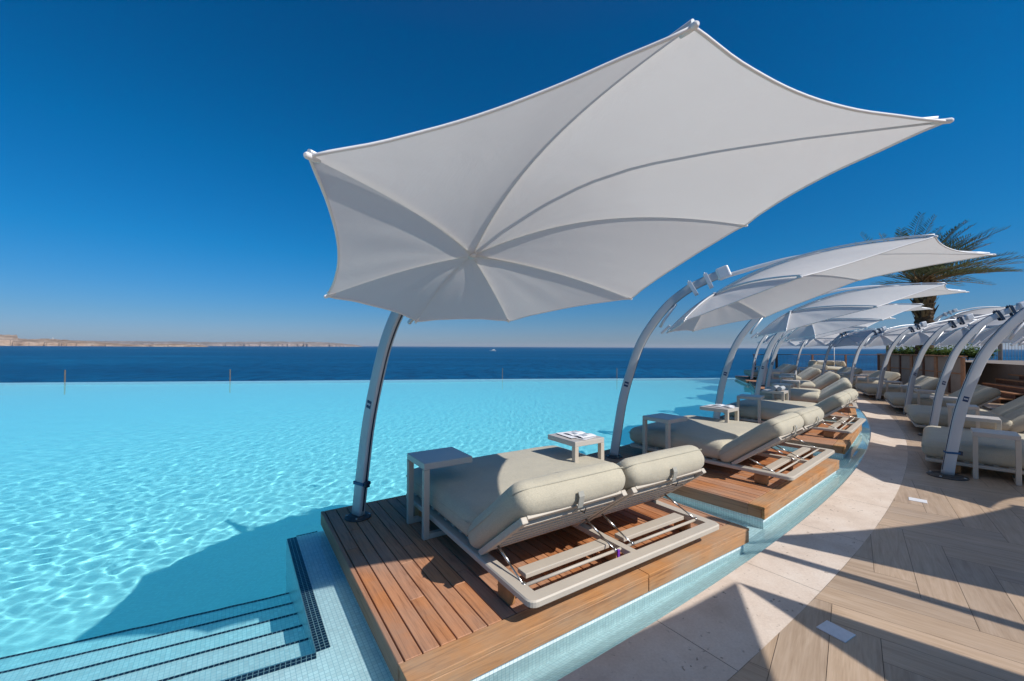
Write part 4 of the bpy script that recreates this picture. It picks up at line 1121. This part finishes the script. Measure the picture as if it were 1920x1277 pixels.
for a, el, L in frs:
    d = Vector((math.cos(a) * math.cos(el), math.sin(a) * math.cos(el), math.sin(el))); p = Vector((d.x * 0.22, d.y * 0.22, 3.95)); pts = [p.copy()]; n = 16
    v = d.copy()
    for q in range(n):
        v = (v + wind * 0.046 + Vector((0, 0, 0.014)) + Vector((0, 0, -0.030 * (0.6 + q / n)))).normalized(); p = p + v * L / n; pts.append(p.copy())
    bs.tube(pts, [0.028 - 0.022 * q / n for q in range(n + 1)], 5)
    for q in range(30):
        f = 0.22 + 0.78 * q / 29; x = f * n; i = min(int(x), n - 1); c = pts[i].lerp(pts[i + 1], x - i); tg = (pts[i + 1] - pts[i]).normalized()
        side = tg.cross(Vector((0, 0, 1))); side = side.normalized() if side.length > 0.05 else Vector((1, 0, 0)); upv = side.cross(tg)
        ll = 0.44 * math.sin(math.pi * (0.12 + 0.80 * f)) + 0.10
        for s in (-1, 1):
            dd = (tg * 0.65 + side * s * 0.85 + upv * 0.45 + wind * 0.20 + Vector((rnd.uniform(-.12, .12), rnd.uniform(-.12, .12), rnd.uniform(-.25, .1)))).normalized()
            wv = dd.cross(upv).normalized() * 0.016; e = c + dd * ll + Vector((0, 0, -0.06 * ll)); m = c + dd * ll * 0.45
            b.face([c, m + wv, e, m - wv], (min(1, max(0, rnd.gauss(0.45, 0.28))), 0, 0))
b.build('fronds', 'frond', crown, normals=False); bs.build('frond_stems', 'boot', crown)

# ------------------------------------------------------------------ SEA, COAST, BOAT
SEA = -17.0
b = MB(); b.face([(-40000, -2000, SEA), (40000, -2000, SEA), (40000, 45000, SEA), (-40000, 45000, SEA)])
struct(b.build('sea', 'sea'))
def land(name, prof, D, depth, mat, seed, cliff=0.35, nx=260, ny=26):
    """prof = [(pixel x in the photo, height in px)] turned into metres at distance D"""
    def hp(x):
        for a, c in zip(prof, prof[1:]):
            if a[0] <= x <= c[0]:
                f = (x - a[0]) / (c[0] - a[0]); return a[1] + (c[1] - a[1]) * f
        return 0.0
    me = bpy.data.meshes.new(name); vs = []; fs = []
    x0, x1 = prof[0][0], prof[-1][0]
    for j in range(ny + 1):
        for i in range(nx + 1):
            px = x0 + (x1 - x0) * i / nx; f = j / ny
            coast = noise.noise(Vector((px * 0.035, seed, 0))) * 0.14 * depth + noise.noise(Vector((px * 0.13, seed + 4, 0))) * 0.05 * depth
            y = D + coast + f * depth; h = hp(px) * D / 777.0
            rise = 0.0 if j == 0 else min(1.0, cliff + (1 - cliff) * math.sin(min(1, f * 1.6) * math.pi / 2))
            if f > 0.75: rise *= (1 - f) / 0.25
            nn = noise.fractal(Vector((px * 0.06, f * 5, seed + 9)), 0.8, 2.0, 5)
            z = SEA - 1.5 + (h * rise * (1 + 0.16 * nn) if j else 0)
            vs.append(((px - 960) / 777.35 * (D + f * depth), y, z))
    for j in range(ny):
        for i in range(nx): a = j * (nx + 1) + i; fs.append((a, a + 1, a + nx + 2, a + nx + 1))
    me.from_pydata(vs, [], fs); me.materials.append(M[mat])
    o = bpy.data.objects.new(name, me); COL.objects.link(o); return struct(o)
land('headland', [(-160, 30), (-60, 26), (0, 23), (15, 22.5), (30, 17), (45, 15), (75, 14.5), (100, 13.5), (140, 12), (170, 10), (200, 8), (225, 5.5), (245, 3.5), (262, 0)], 5200, 1400, 'rock', 1.0, 0.45)
land('low_islet', [(205, 0), (225, 3), (260, 4.0), (310, 5.2), (350, 5.0), (375, 3.5), (392, 0)], 4900, 420, 'rock', 5.0, 0.5, 120, 10)
land('distant_coast', [(60, 6), (140, 10), (200, 9.5), (300, 9), (400, 8), (470, 9), (520, 10), (570, 9.5), (610, 8.5), (640, 6.5), (665, 4), (680, 0)], 10500, 2600, 'rock_far', 8.0, 0.4)
tw = thing('lighthouse', 'tiny white watchtower on top of the left headland', 'tower', ((99 - 960) / 777.35 * 5900, 5900, SEA + 84))
b = MB(); b.lathe([(11, 0), (10, 3), (7.0, 3.2), (5.2, 24), (6.6, 24.5), (6.6, 27)], 12); b.build('shaft', 'whitepaint', tw)
b = MB(); b.lathe([(3.6, 27), (3.6, 33), (0.4, 36)], 12); b.build('lantern', 'whitepaint', tw)
# motor yacht with wake
bo = thing('motor_yacht', 'small white motor yacht far out on the sea, trailing foam', 'boat', (-0.046 * 1750, 1750, SEA), R(176))
b = MB()
sec = [(-13, 2.6, 2.2), (-6, 3.2, 2.3), (2, 3.2, 2.6), (9, 2.2, 3.1), (14, 0.15, 3.7)]
prev = None
for x, w, h in sec:
    ring = [b.bm.verts.new(p) for p in ((x, -w, h), (x - 0.5, -w * 0.7, -0.3), (x - 0.5, w * 0.7, -0.3), (x, w, h))]
    if prev:
        for k in range(4): b.bm.faces.new((prev[k], prev[(k + 1) % 4], ring[(k + 1) % 4], ring[k]))
    else: b.bm.faces.new(ring)
    prev = ring
b.bm.faces.new(prev[::-1]); b.build('hull', 'whitepaint', bo)
b = MB(); b.box((-2, 0, 3.9), (15, 4.8, 2.6), None, 0.6); b.box((-3, 0, 6.2), (9, 4.2, 2.0), None, 0.5); b.build('cabin', 'whitepaint', bo)
b = MB(); b.box((-2, 0, 4.1), (15.1, 4.9, 0.9), None, 0.1); b.build('window_band', 'glassdark', bo)
b = MB(); b.tube([(-4, 0, 7), (-4.8, 0, 10.5)], 0.2, 6); b.build('mast', 'whitepaint', bo)
b = MB(); rnd = random.Random(2)
for k in range(60):
    x = 1750 * -0.046 + 16 + k * 1.1; w = 0.8 + rnd.random() * 1.6 * (1 - k / 70); y = 1750 + rnd.uniform(-3, 3)
    b.face([(x, y - w * 3, SEA + 0.35), (x + 2.2, y - w * 2, SEA + 0.35), (x + 2.4, y + w * 3, SEA + 0.35), (x, y + w * 2, SEA + 0.35)])
o = b.build('wake', 'foam'); o['kind'] = 'stuff'; tag(o, 'white foam wake behind the motor yacht', 'wake')

# sea air: one closed box of thin haze round the whole scene
hm = bpy.data.materials.new('sea_haze'); hm.use_nodes = True; hn = hm.node_tree; hn.nodes.clear()
ho = hn.nodes.new('ShaderNodeOutputMaterial'); hv = hn.nodes.new('ShaderNodeVolumePrincipled')
hv.inputs['Density'].default_value = 0.00002; hv.inputs['Color'].default_value = (0.90, 0.93, 1.0, 1); hv.inputs['Anisotropy'].default_value = 0.1
hn.links.new(hv.outputs[0], ho.inputs['Volume'])
b = MB(); b.box((0, 21500, 115.0), (82000, 48000, 270)); hz = b.build('haze', hm); hz['kind'] = 'stuff'

# ------------------------------------------------------------------ LIGHT, SKY, CAMERA
w = bpy.data.worlds.new('World'); SC.world = w; w.use_nodes = True
nt = w.node_tree; bg = nt.nodes['Background']; sky = nt.nodes.new('ShaderNodeTexSky'); sky.sky_type = 'NISHITA'; sky.sun_disc = False
el = math.asin(SUN.z); az = math.atan2(SUN.x, SUN.y)
sky.sun_elevation = el; sky.sun_rotation = az; sky.altitude = 20; sky.air_density = 1.0; sky.dust_density = 0.35; sky.ozone_density = 3.5
hs = nt.nodes.new('ShaderNodeHueSaturation'); hs.inputs['Saturation'].default_value = 1.22; hs.inputs['Value'].default_value = 1.0
nt.links.new(sky.outputs[0], hs.inputs['Color'])
# deep polarised blue by height above the horizon (a property of the sky itself)
tc = nt.nodes.new('ShaderNodeTexCoord'); sx = nt.nodes.new('ShaderNodeSeparateXYZ'); nt.links.new(tc.outputs['Generated'], sx.inputs[0])
rp = nt.nodes.new('ShaderNodeValToRGB'); nt.links.new(sx.outputs[2], rp.inputs[0]); cr = rp.color_ramp
stops = [(0.0, (0.54, 0.78, 1.38)), (0.03, (0.49, 0.73, 1.26)), (0.06, (0.40, 0.72, 1.16)), (0.2, (0.09, 0.91, 1.30)), (0.36, (0.0, 1.0, 1.37)), (0.6, (0.0, 0.94, 1.30)), (0.8, (0.45, 0.85, 1.05)), (1.0, (0.65, 0.95, 1.05))]
while len(cr.elements) < len(stops): cr.elements.new(0.5)
for e, (p, c) in zip(cr.elements, stops): e.position = p; e.color = (*c, 1)
mx = nt.nodes.new('ShaderNodeMix'); mx.data_type = 'RGBA'; mx.blend_type = 'MULTIPLY'; mx.inputs[0].default_value = 1.0
nt.links.new(hs.outputs[0], mx.inputs[6]); nt.links.new(rp.outputs[0], mx.inputs[7]); nt.links.new(mx.outputs[2], bg.inputs[0]); bg.inputs[1].default_value = 0.070
ld = bpy.data.lights.new('sun', 'SUN'); ld.energy = 4.6; ld.angle = R(0.5); ld.color = (1.0, 0.955, 0.89); ld.cycles.is_caustics_light = True
lo = bpy.data.objects.new('sun', ld); COL.objects.link(lo); lo.rotation_euler = SUN.to_track_quat('Z', 'Y').to_euler(); lo.location = (0, 0, 30)
cam = bpy.data.cameras.new('camera'); co = bpy.data.objects.new('camera', cam); COL.objects.link(co); SC.camera = co
cam.sensor_width = 36; cam.sensor_fit = 'HORIZONTAL'; cam.lens = 777.35 / 1920 * 36; cam.clip_start = 0.02; cam.clip_end = 200000
co.matrix_world = Matrix.Translation((0, 0, 1.75)) @ Matrix.Rotation(R(90) + 0.015, 4, 'X') @ Matrix.Rotation(0.0047, 4, 'Z')
SC.view_settings.view_transform = 'Standard'; SC.view_settings.look = 'None'; SC.view_settings.exposure = 0.0; SC.view_settings.gamma = 1.0
cy = SC.cycles; cy.caustics_refractive = True; cy.caustics_reflective = True; cy.max_bounces = 10; cy.transmission_bounces = 8; cy.transparent_max_bounces = 8; cy.use_denoising = True
cy.sample_clamp_indirect = 6.0
